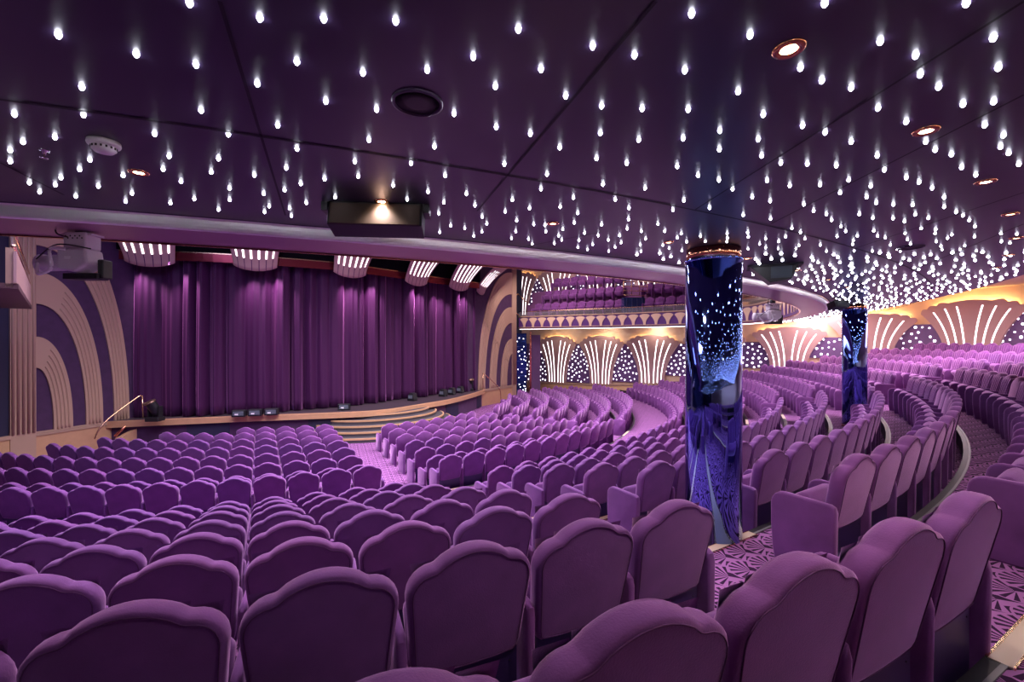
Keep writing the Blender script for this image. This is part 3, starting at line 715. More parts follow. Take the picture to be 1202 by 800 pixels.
# smoke detector
p = seen(122, 166, HC); t = empty('smoke_detector', tuple(p)); tag(t, 'white round smoke detector with slotted sides on the ceiling', 'smoke detector')
MB().lathe([(.052, 0), (.054, -.012), (.052, -.018), (.042, -.020)], n=36).build('base', WHITE, t)
MB().lathe([(.040, -.020), (.040, -.034), (.030, -.044), (.012, -.048)], n=36).build('head', WHITE, t)
for k in range(16):
    a = 2 * PI * k / 16; MB().box((.040 * math.cos(a), .040 * math.sin(a), -.028), (.004, .006, .008), a).build('slot', BLACK, t)
p = seen(52, 176, HC); t = empty('sprinkler', tuple(p)); tag(t, 'small chrome sprinkler head on the ceiling left of the smoke detector', 'sprinkler')
CHR = mat('chrome', (.8, .8, .85), .15, 1)
MB().lathe([(.018, 0), (.018, -.004), (.007, -.006), (.006, -.018)], n=16).build('escutcheon', CHR, t)
MB().lathe([(.004, -.018), (.004, -.032), (.013, -.033), (.012, -.036)], n=12).build('deflector', CHR, t)

# loudspeaker box at the ceiling edge
pa, pb = seen(402, 269, HC - .06), seen(487, 271, HC - .06)
c = seen(443, 240, HC); ex = (pb - pa); ex.z = 0; ex.normalize(); rz = math.atan2(ex.y, ex.x)
t = empty('loudspeaker', (c.x, c.y, HC), rz); tag(t, 'black wedge loudspeaker box hung at the ceiling edge above the stage', 'speaker')
o = MB().box((0, .02, -.085), (.53, .16, .15), tilt=-.25).build('cabinet', BLACK, t); bevel(o, .006)
MB().box((0, -.065, -.075), (.50, .012, .125), tilt=-.25).build('grille', mat('speaker_cloth', (.05, .03, .02), .8), t)
for s in (-1, 1): MB().box((s * .285, .02, -.03), (.035, .14, .05)).build('bracket', BLACK, t)
# far angled speaker
c = seen(908, 312, HC); t = empty('loudspeaker', (c.x, c.y, HC), rz - .55); tag(t, 'black angled loudspeaker box under the ceiling right of the blue column', 'speaker')
MB().slab([(-.24, 0), (.22, 0), (.15, -.16), (-.04, -.19)], (0, 0, 0), Vector((1, 0, 0)), Vector((0, 0, 1)), Vector((0, 1, 0)), -.13, .13).build('cabinet', BLACK, t)
MB().box((.06, -.137, -.085), (.19, .012, .12)).build('grille', mat('slate_cloth', (.05, .07, .09), .6), t)
MB().box((-.0, 0, -.010), (.50, .32, .016)).build('mounting_plate', SEAM, t)
for px, py, lb in ((984, 346, 'small black loudspeaker far beyond the first among the star lights'),):
    c = seen(px, py + 6, HC); t = empty('loudspeaker', (c.x, c.y, HC), rz); tag(t, lb, 'speaker')
    MB().box((0, 0, -.10), (.30, .2, .13), tilt=-.3).build('cabinet', BLACK, t); MB().box((0, -.11, -.10), (.25, .012, .09), tilt=-.3).build('grille', SEAM, t)

# moving head lights
def moving_head(px, py, S, rz_, label, zt=None, black=False):
    c = seen(px, py, HC - .02); t = empty('moving_head_light', (c.x, c.y, HC - .02), rz_); tag(t, label, 'stage light', 'moving head lights under the balcony edge')
    t.scale = (S, S, S * 1.2); G = GREYM
    MB().lathe([(.05, 0), (.05, -.07), (.045, -.075)], n=20).build('mount', BLACK, t)
    o = MB().box((0, 0, -.13), (.20, .15, .12)).build('base', G, t); bevel(o, .015, 3)
    o = MB().box((0, 0, -.085), (.27, .12, .012)).build('base_plate', G, t)
    o = MB().slab([(-.13, -.19), (.11, -.19), (.13, -.30), (.02, -.36), (-.13, -.34)], (0, 0, 0), Vector((1, 0, 0)), Vector((0, 0, 1)), Vector((0, 1, 0)), -.10, .08).build('yoke', G, t); bevel(o, .02, 3)
    MB().tube([(-.34, 0, -.29), (-.28, 0, -.285), (-.12, 0, -.28), (.02, 0, -.31)], .060, 16).build('head', G, t)
    MB().tube([(-.37, 0, -.29), (-.33, 0, -.29)], .068, 18).build('lens_ring', G, t)
    o = MB().box((.02, .01, -.385), (.30, .12, .045)).build('cooling_box', BLACK, t); bevel(o, .008)
    o = MB().box((.17, .03, -.33), (.05, .10, .14)).build('rear_cap', BLACK, t); bevel(o, .01)
    MB().tube(spline([(-.04, -.11, -.20), (-.13, -.15, -.21), (-.10, -.17, -.34), (-.24, -.14, -.38), (-.31, -.08, -.30)], 8), .012, 8).build('hose', mat('pale_hose', (.92, .9, .95), .5), t)
    MB().tube(spline([(.0, -.06, -.02), (-.12, -.09, .0), (-.14, -.09, -.08), (-.05, -.08, -.11)], 8), .006, 6).build('cable', BLACK, t)
    MB().tube(spline([(.13, -.06, -.19), (-.10, -.12, -.17), (-.30, -.10, -.27)], 8), .005, 6).build('power_cable', BLACK, t)
    for k in range(8): MB().tube([(-.07 + .02 * k, -.078, -.10 - .016 * (k % 2)), (-.07 + .02 * k, -.080, -.10 - .016 * (k % 2))], .006, 8).build('screw', BLACK, t)
    MB().box((-.03, -.104, -.26), (.05, .003, .02)).build('badge', WHITE, t)
moving_head(97, 263, .76, -_yaw, 'grey moving head stage light with pale hose under the balcony edge at left')
c = seen(907, 352, HC)
moving_head(907, 351, .95, -_yaw, 'grey and black moving head light under the curved balcony edge right of the blue column')

# ------------------------------------------------------------ blue mirrored columns
nt = BLUEC.node_tree; tc = nt.nodes.new('ShaderNodeTexCoord'); mp = nt.nodes.new('ShaderNodeMapping'); mp.inputs['Scale'].default_value = (9, 9, .35)
nz = nt.nodes.new('ShaderNodeTexNoise'); nz.inputs['Scale'].default_value = 1.0; nz.inputs['Detail'].default_value = 1
bp = nt.nodes.new('ShaderNodeBump'); bp.inputs['Strength'].default_value = .25; bp.inputs['Distance'].default_value = .03
nt.links.new(tc.outputs['Object'], mp.inputs[0]); nt.links.new(mp.outputs[0], nz.inputs['Vector']); nt.links.new(nz.outputs['Fac'], bp.inputs['Height'])
nt.links.new(bp.outputs[0], nt.nodes['Principled BSDF'].inputs['Normal'])
def column(px, py, rad, label, zf, R_=None, deg=None):
    t = empty('mirrored_column', (px, py, zf)); tag(t, label, 'column', 'blue mirrored columns')
    Hh = HC - zf
    prof = [(rad, .05), (rad, Hh - .10)]
    MB().lathe(prof, n=96, close=True).build('shaft', BLUEC, t)
    MB().lathe([(rad * .96, Hh - .10), (rad * .96, Hh)], n=64).build('copper_collar', COPPER, t)
    MB().lathe([(rad * 1.03, Hh - .115), (rad * 1.03, Hh - .095)], n=64).build('upper_ring', BLUEC, t)
    MB().lathe([(rad * 1.04, 0), (rad * 1.04, .05), (rad, .055)], n=64).build('base_ring', BRASS, t)
column(.33, -19.72, .228, 'thick blue mirrored column standing in the centre aisle', ROWS['U6'][1])
c2 = Vector((CAMX, CAMY, 0)) + FW * 9.8 + RT * (7.62)
column(c2.x, c2.y, .228, 'farther blue mirrored column rising behind the curved seat rows', ROWS['U6'][1])
c3 = Vector((CAMX, CAMY, 0)) + FW * 27.0 + RT * (.58)
t = empty('blue_door_screen', (c3.x, c3.y, 0), -_yaw); tag(t, 'tall dark blue glossy screen with light dots beside the right pilaster', 'screen')
MB().box((0, 0, 1.95), (.62, .06, 3.9)).build('panel', mat('blue_gloss', (.02, .05, .22), .15, .6), t)
for k in range(8): MB().box((0, -.035, .4 + k * .45), (.6, .012, .015)).build('cross_bar', mat('blue_bar', (.1, .2, .5), .3, .5), t)
for k in range(26):
    o = MB().lathe([(.03, 0), (.02, .012)], n=8).build('light_point', DOT, t); o.location = (rs.uniform(-.26, .26), -.035, rs.uniform(.3, 3.7)); o.rotation_euler = (PI / 2, 0, 0)
pp = c3 + RT * .55; struct(MB().box((pp.x, pp.y, 2.0), (.10, .3, 4.0), -_yaw).build('trim_door_post', COPPER))
pp = c3 + RT * .88 + FW * .1; struct(MB().box((pp.x, pp.y, 1.9), (.55, .2, 3.8), -_yaw).build('wall_door_side', mat('lilac_wall', (.16, .08, .2), .6)))

# ------------------------------------------------------------ far balcony arm: fascia fans, rails, raked floor, seats
arm_pts = [p for p, a in zip(H0, angs) if a > 40][::1]
t = empty('balcony_front', (0, 0, 0)); tag(t, 'violet balcony front carrying a row of small beige fans across the hall', 'balcony')
acc = 0; last = None; cnt = 0; nxt = .35
FANM = {}
for i in range(1, len(H0)):
    a, b = H0[i - 1], H0[i]; L_ = (b - a).length
    ang_ = math.degrees(math.atan2(b.x, -b.y))
    s0 = 0
    if ang_ < 30: continue
    while nxt <= L_:
        p = a.lerp(b, nxt / L_); ex = (b - a).normalized(); nn = Vector((ex.y, -ex.x, 0)); nn = nn if nn.dot(Vector((0, -8, 0)) - p) > 0 else -nn
        out = []
        for k in range(9): v = k / 8; out.append((.06 + .21 * v ** 2.2, v * .44))
        out += [(.27 * math.cos(q * PI / 10), .44 + .11 * math.sin(q * PI / 10)) for q in range(1, 10)]
        out += [(-.06 - .21 * (1 - k / 8) ** 2.2, (1 - k / 8) * .44) for k in range(9)]
        MB().slab(out, p + Vector((0, 0, HC + .03)), ex, Vector((0, 0, 1)), nn, 0, .03).build('small_fan', CREAM, t); cnt += 1
        nxt += .60
    nxt -= L_
for zz, rd, mm in ((HC + .01, .03, BEIGE), (HC + .64, .04, BEIGE), (HC + .95, .018, BRASS)):
    MB().tube([p + Vector((0, 0, zz)) for p in arm_pts], rd, 6).build('rail', mm, t)
gl = MB(); vs = []
for p in arm_pts: vs += [(p.x, p.y, HC + .68), (p.x, p.y, HC + .93)]
gl.add(vs, [(2 * i, 2 * i + 2, 2 * i + 3, 2 * i + 1) for i in range(len(arm_pts) - 1)], True); gl.build('glass_pane', GLASS, t)
armB = [p for p, a in zip(H0, angs) if a > 58]
def offs(pts, o_):
    out = []
    for i, p in enumerate(pts):
        d = (pts[min(i + 1, len(pts) - 1)] - pts[max(i - 1, 0)]).normalized(); nn = Vector((-d.y, d.x, 0))
        if nn.dot(p - Vector((0, -8, 0))) < 0: nn = -nn
        out.append((p + nn * o_, d, nn))
    return out
BAL = [(.85, 2.30), (1.52, 3.12), (2.15, 3.95)]      # offset from the front, top of seat back above the eye
for k, (of, h) in enumerate(BAL):
    inner = [q[0] for q in offs(armB, of - .50)]; outer = [q[0] for q in offs(armB, of + .18)]
    zf = EYE + h - CH; mb = MB(); vs = []
    zb_ = HC + .05 if k == 0 else EYE + BAL[k - 1][1] - CH
    for a, b in zip(inner, outer): vs += [(a.x, a.y, zf), (b.x, b.y, zf), (a.x, a.y, zb_)]
    mb.add(vs, [f for i in range(len(inner) - 1) for f in ((3 * i, 3 * i + 3, 3 * i + 4, 3 * i + 1), (3 * i, 3 * i + 2, 3 * i + 5, 3 * i + 3))])
    struct(mb.build('floor_balcony', mat('balcony_carpet', (.2, .07, .2), .9)))
ls = MB().tube([q[0] + Vector((0, 0, HC - .092)) for q in offs([p for p, a in zip(H0, angs) if a > 44], .12)], .020, 6).build('star_row_strip', glow('star_row_white', (1, .93, .97), 3.0, False))  # glowing strip added in place of the row of stars under the front
tag(ls, 'thin white strip standing in for the star lights below the far balcony front', 'star light row')
# brass stair rails on the balcony
t = empty('stair_rail', (0, 0, 0)); tag(t, 'pale stair handrail on the balcony beside the stage arch', 'handrail')
for (x0, y0, x1, y1) in ((601, 350, 608, 345), (608, 345, 620, 356), (601, 364, 612, 372)):
    a = seen_at(x0, y0, armB[-3] + Vector((.8, .2, 0)), FW); b = seen_at(x1, y1, armB[-3] + Vector((.8, .2, 0)), FW)
    MB().tube([a, b], .035, 6).build('rail', BRASS, t)
a = armB[len(armB) // 2 - 2]
def brass_cage(px0, px1, y0, y1, lab):
    t = empty('brass_railing', (0, 0, 0)); tag(t, lab, 'railing'); P0 = armB[len(armB) // 2] + (RT * 1.5)
    for k in range(5):
        y = y0 + (y1 - y0) * k / 4; MB().tube([seen_at(px0, y, P0, FW), seen_at(px1, y + 1, P0, FW)], .022, 6).build('bar', BRASS, t)
    for k in range(4):
        x = px0 + (px1 - px0) * k / 3; MB().tube([seen_at(x, y0, P0, FW), seen_at(x, y1, P0, FW)], .022, 6).build('post', BRASS, t)
brass_cage(732, 760, 325, 346, 'brass railing around the stair opening on the far balcony')
P0 = armB[len(armB) // 2] + (RT * 1.5); bx0 = seen_at(743, 368, P0, FW)
t = empty('stair_box', (bx0.x, bx0.y, HC + .05), -_yaw); tag(t, 'dark blue stair enclosure between seat groups on the far balcony', 'enclosure')
MB().box((0, 0, .75), (1.1, .5, 1.4)).build('panel', mat('blue_gloss2', (.03, .06, .2), .2, .5), t)
for k in range(4): MB().box((-.4 + .27 * k, -.26, .75), (.04, .02, 1.3)).build('light_slat', BLUEC, t)

# ------------------------------------------------------------ handrails by the stage, stage lamps
def handrail(pts, post, lab):
    t = empty('handrail', (0, 0, 0)); tag(t, lab, 'handrail', 'brass handrails beside the stage')
    MB().tube(spline(pts, 6), .022, 8).build('rail', BRASS, t)
    MB().tube(post, .02, 8).build('post', BRASS, t)
wn = Vector((nL.x, nL.y, 0)); pl_ = Vector((-7.4, -4.35, 0))
S_ = lambda x, y: seen_at(x, y, pl_, wn)
handrail([S_(111, 515), S_(116, 504), S_(130, 489), S_(160, 467), S_(166, 464)], [S_(167, 464), S_(168, 493)], 'curved brass handrail beside the steps left of the stage')
pr_ = Vector((7.2, -2.0, 0)); Q_ = lambda x, y: seen_at(x, y, pr_, Vector((nR.x, nR.y, 0)))
handrail([Q_(567, 438), Q_(570, 440), Q_(583, 452), Q_(587, 458), Q_(588, 470)], [Q_(567, 438), Q_(567, 455)], 'brass handrail descending right of the stage')
t = empty('stair_curb', (0, 0, 0)); tag(t, 'sloping copper edged curb beside the steps left of the stage', 'curb')
MB().tube([S_(172, 492), S_(158, 493), S_(146, 501), S_(135, 512)], .04, 6).build('copper_edge', COPPER, t)
a_, b_ = S_(173, 494), S_(135, 514)
MB().add([(a_.x, a_.y, a_.z), (b_.x, b_.y, b_.z), (b_.x, b_.y, 0), (a_.x, a_.y, 0)] + [(q.x + wn.x * .15, q.y + wn.y * .15, zz) for q, zz in ((a_, a_.z), (b_, b_.z), (b_, 0), (a_, 0))], [(0, 1, 2, 3), (4, 7, 6, 5), (0, 4, 5, 1), (3, 2, 6, 7), (1, 5, 6, 2), (0, 3, 7, 4)]).build('side_panel', WOOD, t)
for x, y, lab in ((281, 489, 'first'), (300, 488, 'second'), (319, 487, 'third'), (404, 481, 'fourth, alone at the top of the steps')):
    p = seen(x, y, DADO); t = empty('foot_light', (p.x, p.y, DADO), -_yaw * .6); tag(t, 'small black box lamp on the stage edge, %s from the left' % lab if lab[:2] != 'fo' else 'small black box lamp alone at the top of the stage steps', 'stage lamp', 'small lamps on the stage edge')
    o = MB().box((0, 0, .12), (.42, .22, .22)).build('housing', BLACK, t); bevel(o, .015)
    MB().box((0, -.115, .13), (.32, .012, .14)).build('lens', mat('lamp_lens', (.12, .14, .17), .15), t)
    MB().box((-.05, -.125, .10), (.10, .008, .05)).build('reflector', WHITE, t)
for x, y, lab in ((484, 470, 'alone right of the steps'), (520, 465, 'left of a trio at the right'), (530, 463, 'middle of the trio at the right'), (540, 461, 'right of the trio at the right')):
    p = seen(x, y, DADO); t = empty('floor_lamp', (p.x, p.y, DADO), -.9); tag(t, 'small black tilted stage lamp on the stage, ' + lab, 'stage lamp', 'tilted lamps on the stage')
    MB().box((0, 0, .03), (.34, .24, .05)).build('base', BLACK, t)
    MB().slab([(-.17, .05), (.17, .05), (.12, .32), (-.05, .34)], (0, 0, 0), Vector((1, 0, 0)), Vector((0, 0, 1)), Vector((0, 1, 0)), -.14, .14).build('housing', BLACK, t)
    MB().box((0, -.15, .18), (.2, .012, .14)).build('lens', mat('lamp_lens', (.12, .14, .17), .15), t)
def spot_head(x, y, lab, m=1):
    p = seen(x, y, DADO); t = empty('moving_head_light', (p.x, p.y, DADO), -_yaw); tag(t, lab, 'stage light', 'black moving head lights on the stage')
    o = MB().box((0, 0, .07), (.42, .32, .13)).build('base', BLACK, t); bevel(o, .02)
    for s in (-1, 1): o = MB().box((s * .17, 0, .30), (.05, .16, .36)).build('yoke', BLACK, t); bevel(o, .01)
    MB().tube([(-.06 * m, .05, .20), (0, 0, .38), (.06 * m, -.08, .56), (.08 * m, -.11, .62)], .14, 16, r1=.15).build('head', BLACK, t)
    MB().tube([(.075 * m, -.10, .60), (.085 * m, -.115, .635)], .165, 18).build('lens_ring', mat('bronze', (.25, .16, .11), .3, .7), t)
spot_head(182, 494, 'black moving head lamp on the left end of the stage', -1)
spot_head(551, 458.5, 'black moving head lamp on the right end of the stage', 1)

# ------------------------------------------------------------ theatre seats
def back_outline(n=10):
    pts = []      # (x, z) counter-clockwise, from bottom left to bottom right and over the top
    z0 = .33
    pts += [(-.205, z0 + .01), (-.12, z0), (0, z0 - .003), (.12, z0), (.205, z0 + .01)]
    pts += [(.228, z0 + .03), (.236, z0 + .07), (.244, .50), (.255, .62), (.262, .70)]
    # side lobe
    for k in range(1, 7):
        a = k / 6 * PI * .5; pts.append((.262 - .098 * (1 - math.cos(a)) * 1.05, .70 + .108 * math.sin(a)))
    # centre lobe
    hx = .150
    for k in range(0, 13):
        t = k / 12; x = hx - 2 * hx * t; pts.append((x, .812 + .058 * math.sin(PI * t) ** .75))
    for k in range(6, 0, -1):
        a = k / 6 * PI * .5; pts.append((-(.262 - .098 * (1 - math.cos(a)) * 1.05), .70 + .108 * math.sin(a)))
    pts += [(-.262, .70), (-.255, .62), (-.244, .50), (-.236, z0 + .07), (-.228, z0 + .03)]
    return pts
OUTL = back_outline()
def inset(pts, d):
    n = len(pts); out = []
    for i in range(n):
        a = Vector(pts[i - 1]); b = Vector(pts[i]); c = Vector(pts[(i + 1) % n])
        e = (b - a).normalized() + (c - b).normalized(); e = e.normalized() if e.length > 1e-6 else (b - a).normalized()
        nrm = Vector((e.y, -e.x)); out.append((b.x - nrm.x * d, b.y - nrm.y * d))
    return out
TILT = .20
def lean(x, y, z): return (x, y + (CH - z) * TILT - .035, z)
def back_mesh(lod=0):
    layers = [(.030, -.052), (.012, -.050), (.003, -.040), (0, -.020), (0, .010), (.006, .030), (.020, .046), (.045, .052)]
    if lod: layers = [(.016, -.052), (0, -.035), (0, .015), (.03, .052)]
    mb = MB(); vs = []; n = len(OUTL)
    for d, y in layers:
        for x, z in inset(OUTL, d): vs.append(lean(x, y, z))
    fs = [tuple(range(n)), tuple((len(layers) - 1) * n + i for i in range(n))[::-1]]
    for l in range(len(layers) - 1):
        for i in range(n): fs.append((l * n + i, l * n + (i + 1) % n, (l + 1) * n + (i + 1) % n, (l + 1) * n + i))
    mb.add(vs, fs, True); mb.sm[0] = mb.sm[1] = False
    return mb
def pad_mesh(nseg=7):
    mb = MB()
    for k in range(5):
        fx = -1 + 2 * (k + .5) / 5
        vs = []; N_ = 8; M_ = nseg
        for j in range(N_ + 1):
            v = j / N_; z = .40 + (.425 - .035 * abs(fx) ** 2) * v; wv = .17 + .07 * v; hw = wv / 5 * .98; cx = fx * wv
            end = math.sin(min(v, 1 - v) * PI * 2.2) if min(v, 1 - v) < .227 else 1
            for i in range(M_ + 1):
                a = -PI / 2 + PI * i / M_
                vs.append(lean(cx + hw * math.sin(a), .046 + .020 * math.cos(a) * max(end, 0) , z))
        mb.add(vs, [(j * (M_ + 1) + i, j * (M_ + 1) + i + 1, (j + 1) * (M_ + 1) + i + 1, (j + 1) * (M_ + 1) + i) for j in range(N_) for i in range(M_)], True)
    return mb
def rounded_box(cx, cy, cz, sx, sy, sz, r_, tilt=0, seg=3):
    bm = bmesh.new(); bmesh.ops.create_cube(bm, size=1); bmesh.ops.scale(bm, vec=(sx, sy, sz), verts=bm.verts)
    bmesh.ops.bevel(bm, geom=bm.edges[:], offset=r_, segments=seg, affect='EDGES', profile=.5)
    R = Matrix.Translation((cx, cy, cz)) @ Matrix.Rotation(tilt, 4, 'X'); bmesh.ops.transform(bm, matrix=R, verts=bm.verts)
    mb = MB(); bm.verts.ensure_lookup_table(); mb.add([v.co.copy() for v in bm.verts], [tuple(v.index for v in f.verts) for f in bm.faces], True); bm.free(); return mb
def arm_mesh(th=.040, seg=3, h=.545):
    pts = [(-.012, 0), (.385, 0), (.405, .12), (.415, .30), (.415, h - .10)]
    pts += [(.325 + .09 * math.cos(a), h - .10 + .10 * math.sin(a)) for a in (.4, .8, 1.2, PI / 2)]
    pts += [(.02, h - .005), (-.01, h - .02), (-.02, h - .06)]
    bm = bmesh.new(); vs = [bm.verts.new((-th / 2, y, z)) for y, z in pts]; f = bm.faces.new(vs)
    ex = bmesh.ops.extrude_face_region(bm, geom=[f]); bmesh.ops.translate(bm, vec=(th, 0, 0), verts=[v for v in ex['geom'] if isinstance(v, bmesh.types.BMVert)])
    rim = [e for e in bm.edges if abs(e.verts[0].co.x - e.verts[1].co.x) < 1e-5]
    if seg: bmesh.ops.bevel(bm, geom=rim, offset=.016, segments=seg, affect='EDGES', profile=.5)
    mb = MB(); bm.verts.ensure_lookup_table(); bm.verts.index_update()
    mb.add([v.co.copy() for v in bm.verts], [tuple(v.index for v in f.verts) for f in bm.faces], True); bm.free(); return mb
def auto_smooth(me, ang=35):
    try: me.set_sharp_from_angle(angle=math.radians(ang))
    except Exception: pass
    return me
ME_BACK = auto_smooth(back_mesh().mesh('backrest', VEL), 50)
ME_PAD = pad_mesh().mesh('fluted_pad', VEL)
_il = inset(OUTL, .021)[5:-0 or None]
ME_PIPE = MB().tube([Vector(lean(x, -.0535, z)) for x, z in inset(OUTL, .019)] + [Vector(lean(*[inset(OUTL, .019)[0][0], -.0535, inset(OUTL, .019)[0][1]]))], .0022, 5, False).mesh('piping', PIPE)
ME_SHELL = auto_smooth(MB().slab([(-.225, .03), (.225, .03), (.225, .40), (-.225, .40)], (0, 0, 0), Vector((1, 0, 0)), Vector((0, 0, 1)), Vector((0, 1, 0)), .030, .055).mesh('back_shell', SHELL))
ME_ARM = auto_smooth(arm_mesh().mesh('armrest', VEL), 40)
ME_END = auto_smooth(arm_mesh(.058).mesh('end_panel', VEL), 40)
ME_SEAT = auto_smooth(rounded_box(0, .190, .405, .450, .31, .120, .045, .95).mesh('seat_cushion', VEL), 60)
ME_BOLT = MB().lathe([(.004, 0), (.003, .003)], n=8).mesh('bolt', BLACK)
def inst(name, me, parent, loc=(0, 0, 0), rot=None):
    o = bpy.data.objects.new(name, me); COL.objects.link(o); o.parent = parent; o.location = loc
    if rot: o.rotation_euler = rot
    return o

SEATS = []     # (pos, rz, row key, block, index, left_end, right_end)
def add_run(row, block, th0, count, first_left, last_right, direction=1, mingap=None):
    R_, z = ROWS[row]; st_ = math.degrees(PITCH / R_)
    for i in range(count):
        th = th0 + direction * st_ * i
        SEATS.append([pol(R_, th, z), math.radians(th), row, block, i + 1, (first_left and i == 0), (last_right and i == count - 1), th])
left_u = -1.0
cntL = dict(L0=5, L1=9, L2=12, L3=14, L4=17, L5=20, L6=21, L7=22, U1=22, U2=21, U3=20, U4=19, U5=17, U6=15, U7=13, U8=9)
for k, c_ in cntL.items():
    R_, z = ROWS[k]; ue = -.47 if k == 'U8' else -1.0
    th_edge = math.degrees(math.asin(ue / R_)); th0 = th_edge - math.degrees(PITCH / 2 / R_)
    add_run(k, 'left', th0, c_, False, False, -1)
    # aisle side panel belongs to seat 1 (its right), arm of every seat on its left
firstU = dict(L1=.50, L2=.50, L3=.48, L4=.47, L5=.44, L6=.43, L7=.40, U1=.62, U2=.60, U3=.60, U4=.58, U5=.57, U6=1.18, U7=.62, U8=1.43)
for k, u_ in firstU.items():
    R_, z = ROWS[k]; th0 = math.degrees(math.asin(u_ / R_)); end = 30.6 if k[0] == 'L' else 31.2
    c_ = int((end - th0) / math.degrees(PITCH / R_) + .5)
    if k == 'L1': c_ = 7
    add_run(k, 'centre', th0, c_, k != 'U6', True, 1)
R_, z = ROWS['U9']
add_run('U9', 'centre', 21.2, 8, False, True, 1)
end3 = dict(L1=66, L2=77, L3=80.5, L4=81.6, L5=83, L6=82.5, L7=76.6, U1=71, U2=68, U3=65, U4=62.5, U5=60, U6=57.5, U7=56, U8=54, U9=53.2, U10=52.7, U11=50.8)
for k, e_ in end3.items():
    R_, z = ROWS[k]; s0 = (30.6 if k[0] == 'L' else 31.2) + math.degrees((1.0 if k[0] == 'L' else .85) / R_); th0 = s0 + math.degrees(PITCH / 2 / R_)
    if k in ('U10', 'U11'): th0 = 24.0
    c_ = int((e_ - th0) / math.degrees(PITCH / R_)) + 1
    add_run(k, 'right', th0, c_, k not in ('U10', 'U11'), False, 1)

ordw = ['', 'first', 'second', 'third', 'fourth', 'fifth', 'sixth', 'seventh', 'eighth', 'ninth', 'tenth', 'eleventh', 'twelfth']
numw = ['zero', 'one', 'two', 'three', 'four', 'five', 'six', 'seven', 'eight', 'nine', 'ten', 'eleven', 'twelve']
def ordinal(i):
    if i <= 12: return ordw[i]
    return '%d%s' % (i, {1: 'st', 2: 'nd', 3: 'rd'}.get(i % 10 if i > 20 else 0, 'th'))
def place(row):
    i = int(row[1:])
    return ('row %s from the stage' % numw[i + 1]) if row[0] == 'L' else ('row %s behind cross aisle' % numw[i])
vis = []
def row_hit(s):      # keep the space of the mirrored columns free
    c = s[0] + Vector((-math.sin(s[1]), math.cos(s[1]), 0)) * .18
    return any((Vector((c.x - q[0], c.y - q[1], 0))).length < .47 for q in ((.33, -19.72), (c2.x, c2.y)))
for s in SEATS:
    pr = project(s[0] + Vector((0, 0, .75)))
    if pr is None: s.append(None); continue
    s.append(pr)
    wpx = FPX * .3 / pr[2]
    if row_hit(s): continue
    if -wpx - 6 < pr[0] < (1330 if s[2] in ('U7', 'U8') else 1202 + wpx + 6) and pr[1] < 1250: vis.append(s)
vis.sort(key=lambda s: s[8][2])
def build_seat(s, near):
    pos, rz, row, block, idx, le, re_, th, pr = s
    t = empty('theatre_seat', tuple(pos), rz)
    aisle = {'left': 'centre aisle, left block', 'centre': 'centre aisle, middle block', 'right': 'side aisle, right block'}[block]
    if row in ('U9', 'U10', 'U11') and block == 'centre' or row in ('U10', 'U11'): aisle = 'near end, %s block' % ('middle' if block == 'centre' else 'right')
    side = 'purple velvet seat, '
    tag(t, side + '%s from %s, %s' % (ordinal(idx), aisle, place(row)), 'seat', 'purple theatre seats in the %s block' % {'left': 'left', 'centre': 'middle', 'right': 'right'}[block])
    b = inst('backrest', ME_BACK, t)
    if near: inst('piping', ME_PIPE, b)
    if th > 22 or near: inst('fluted_pad', ME_PAD, b)
    inst('back_shell', ME_SHELL, t); inst('seat_cushion', ME_SEAT, t)
    hx = PITCH / 2
    if block == 'left':
        inst('armrest', ME_ARM, t, (-hx, 0, 0))
        if idx == 1: o = inst('end_panel', ME_END, t, (hx + .012, 0, 0))
    else:
        inst('armrest', ME_ARM, t, (hx, 0, 0))
        if idx == 1: inst('end_panel', ME_END, t, (-hx - .012, 0, 0))
    if near and pr[2] < 3.5:
        for sx in (-.19, .19): inst('bolt', ME_BOLT, t, (sx, .029, .30), (PI / 2, 0, 0))
NIND = 300
for i, s in enumerate(vis[:NIND]): build_seat(s, s[8][2] < 7)
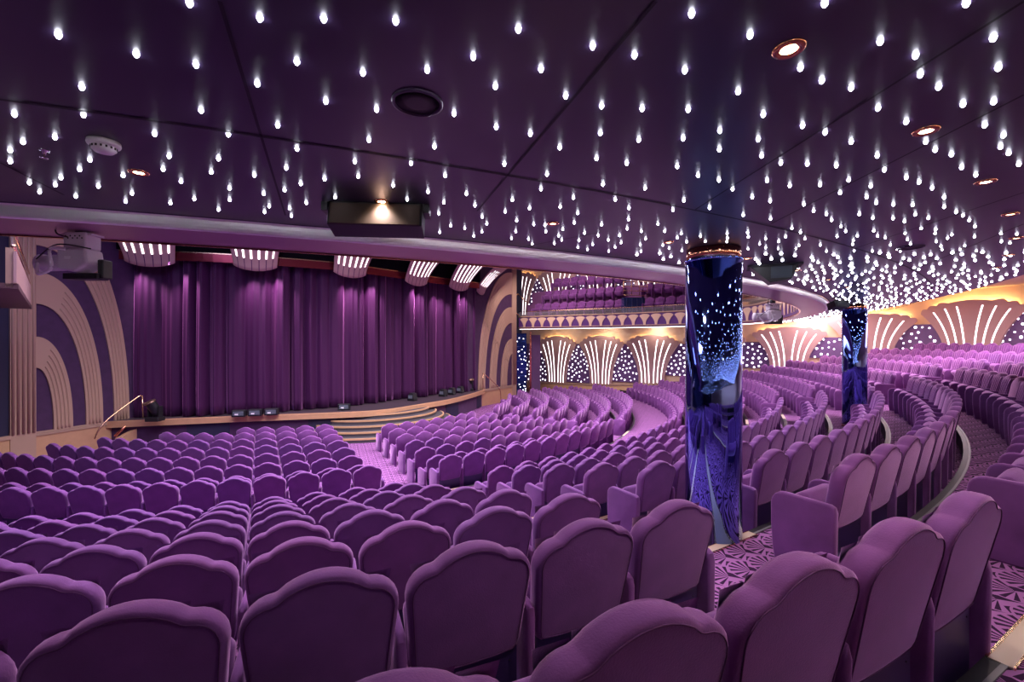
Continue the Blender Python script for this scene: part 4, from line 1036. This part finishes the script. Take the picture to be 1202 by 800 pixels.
# the many remaining far seats, one mass
LB_, LS, LA, LE, LSH = back_mesh(1), rounded_box(0, .190, .405, .450, .31, .120, .04, .95, 1), arm_mesh(.040, 1), arm_mesh(.058, 1), None
LP_ = pad_mesh(3)
def sub_add(mb, src, M_):
    mb.add([M_ @ Vector(p) for p in src.v], src.f, False); 
    for i in range(len(src.f)): mb.sm[-1 - i] = True
mass = MB()
def mass_seat(pos, rz, block, idx, pad):
    M_ = Matrix.Translation(pos) @ Matrix.Rotation(rz, 4, 'Z')
    sub_add(mass, LB_, M_); sub_add(mass, LS, M_)
    if pad: sub_add(mass, LP_, M_)
    sg = -1 if block == 'left' else 1
    sub_add(mass, LA, M_ @ Matrix.Translation((sg * PITCH / 2, 0, 0)))
    if idx == 1: sub_add(mass, LE, M_ @ Matrix.Translation((-sg * PITCH / 2, 0, 0)))
for s in vis[NIND:]: mass_seat(s[0], s[1], s[3], s[4], s[7] > 20)
# balcony seats on the far arm
for k, (of, h) in enumerate(BAL):
    pts = offs(armB, of); zf = EYE + h - CH; acc = 0; nx = .4; idx = 0
    for i in range(1, len(pts)):
        a, b = pts[i - 1][0], pts[i][0]; L_ = (b - a).length
        while nx <= L_:
            p = a.lerp(b, nx / L_); nn = pts[i][2]; rz = math.atan2(nn.y, nn.x) + PI / 2
            x, y, d = project(p + Vector((0, 0, zf + .8)))
            lo = (624, 640, 650)[k]
            if x > lo and not 731 < x < 757: mass_seat(Vector((p.x, p.y, zf)), rz, 'centre', 2, True)
            nx += PITCH + .01
        nx -= L_
me = mass.mesh('theatre_seats', VEL)
o = bpy.data.objects.new('theatre_seats', me); COL.objects.link(o)
tag(o, 'the many far purple seats of the rear curves and the far balcony', 'seats', 'far purple theatre seats', 'stuff')
# upper balcony wash
area('balcony_light', (10.8, -3.0, 9.0), (14.0, -4.0, 5.5), 2, 8, 520, (1, .80, .82))
for i in range(4, len(armB) - 2, 8):      # added warm fill under the far arm, no real fittings, brightening the wall
    q = offs(armB, 1.5)[i]; spot('soffit_fill', (q[0].x, q[0].y, HC - .06), (q[0].x + q[2].x * 1.2, q[0].y + q[2].y * 1.2, HC - 1.2), 60, (1, .80, .62), 150, 1, .06)
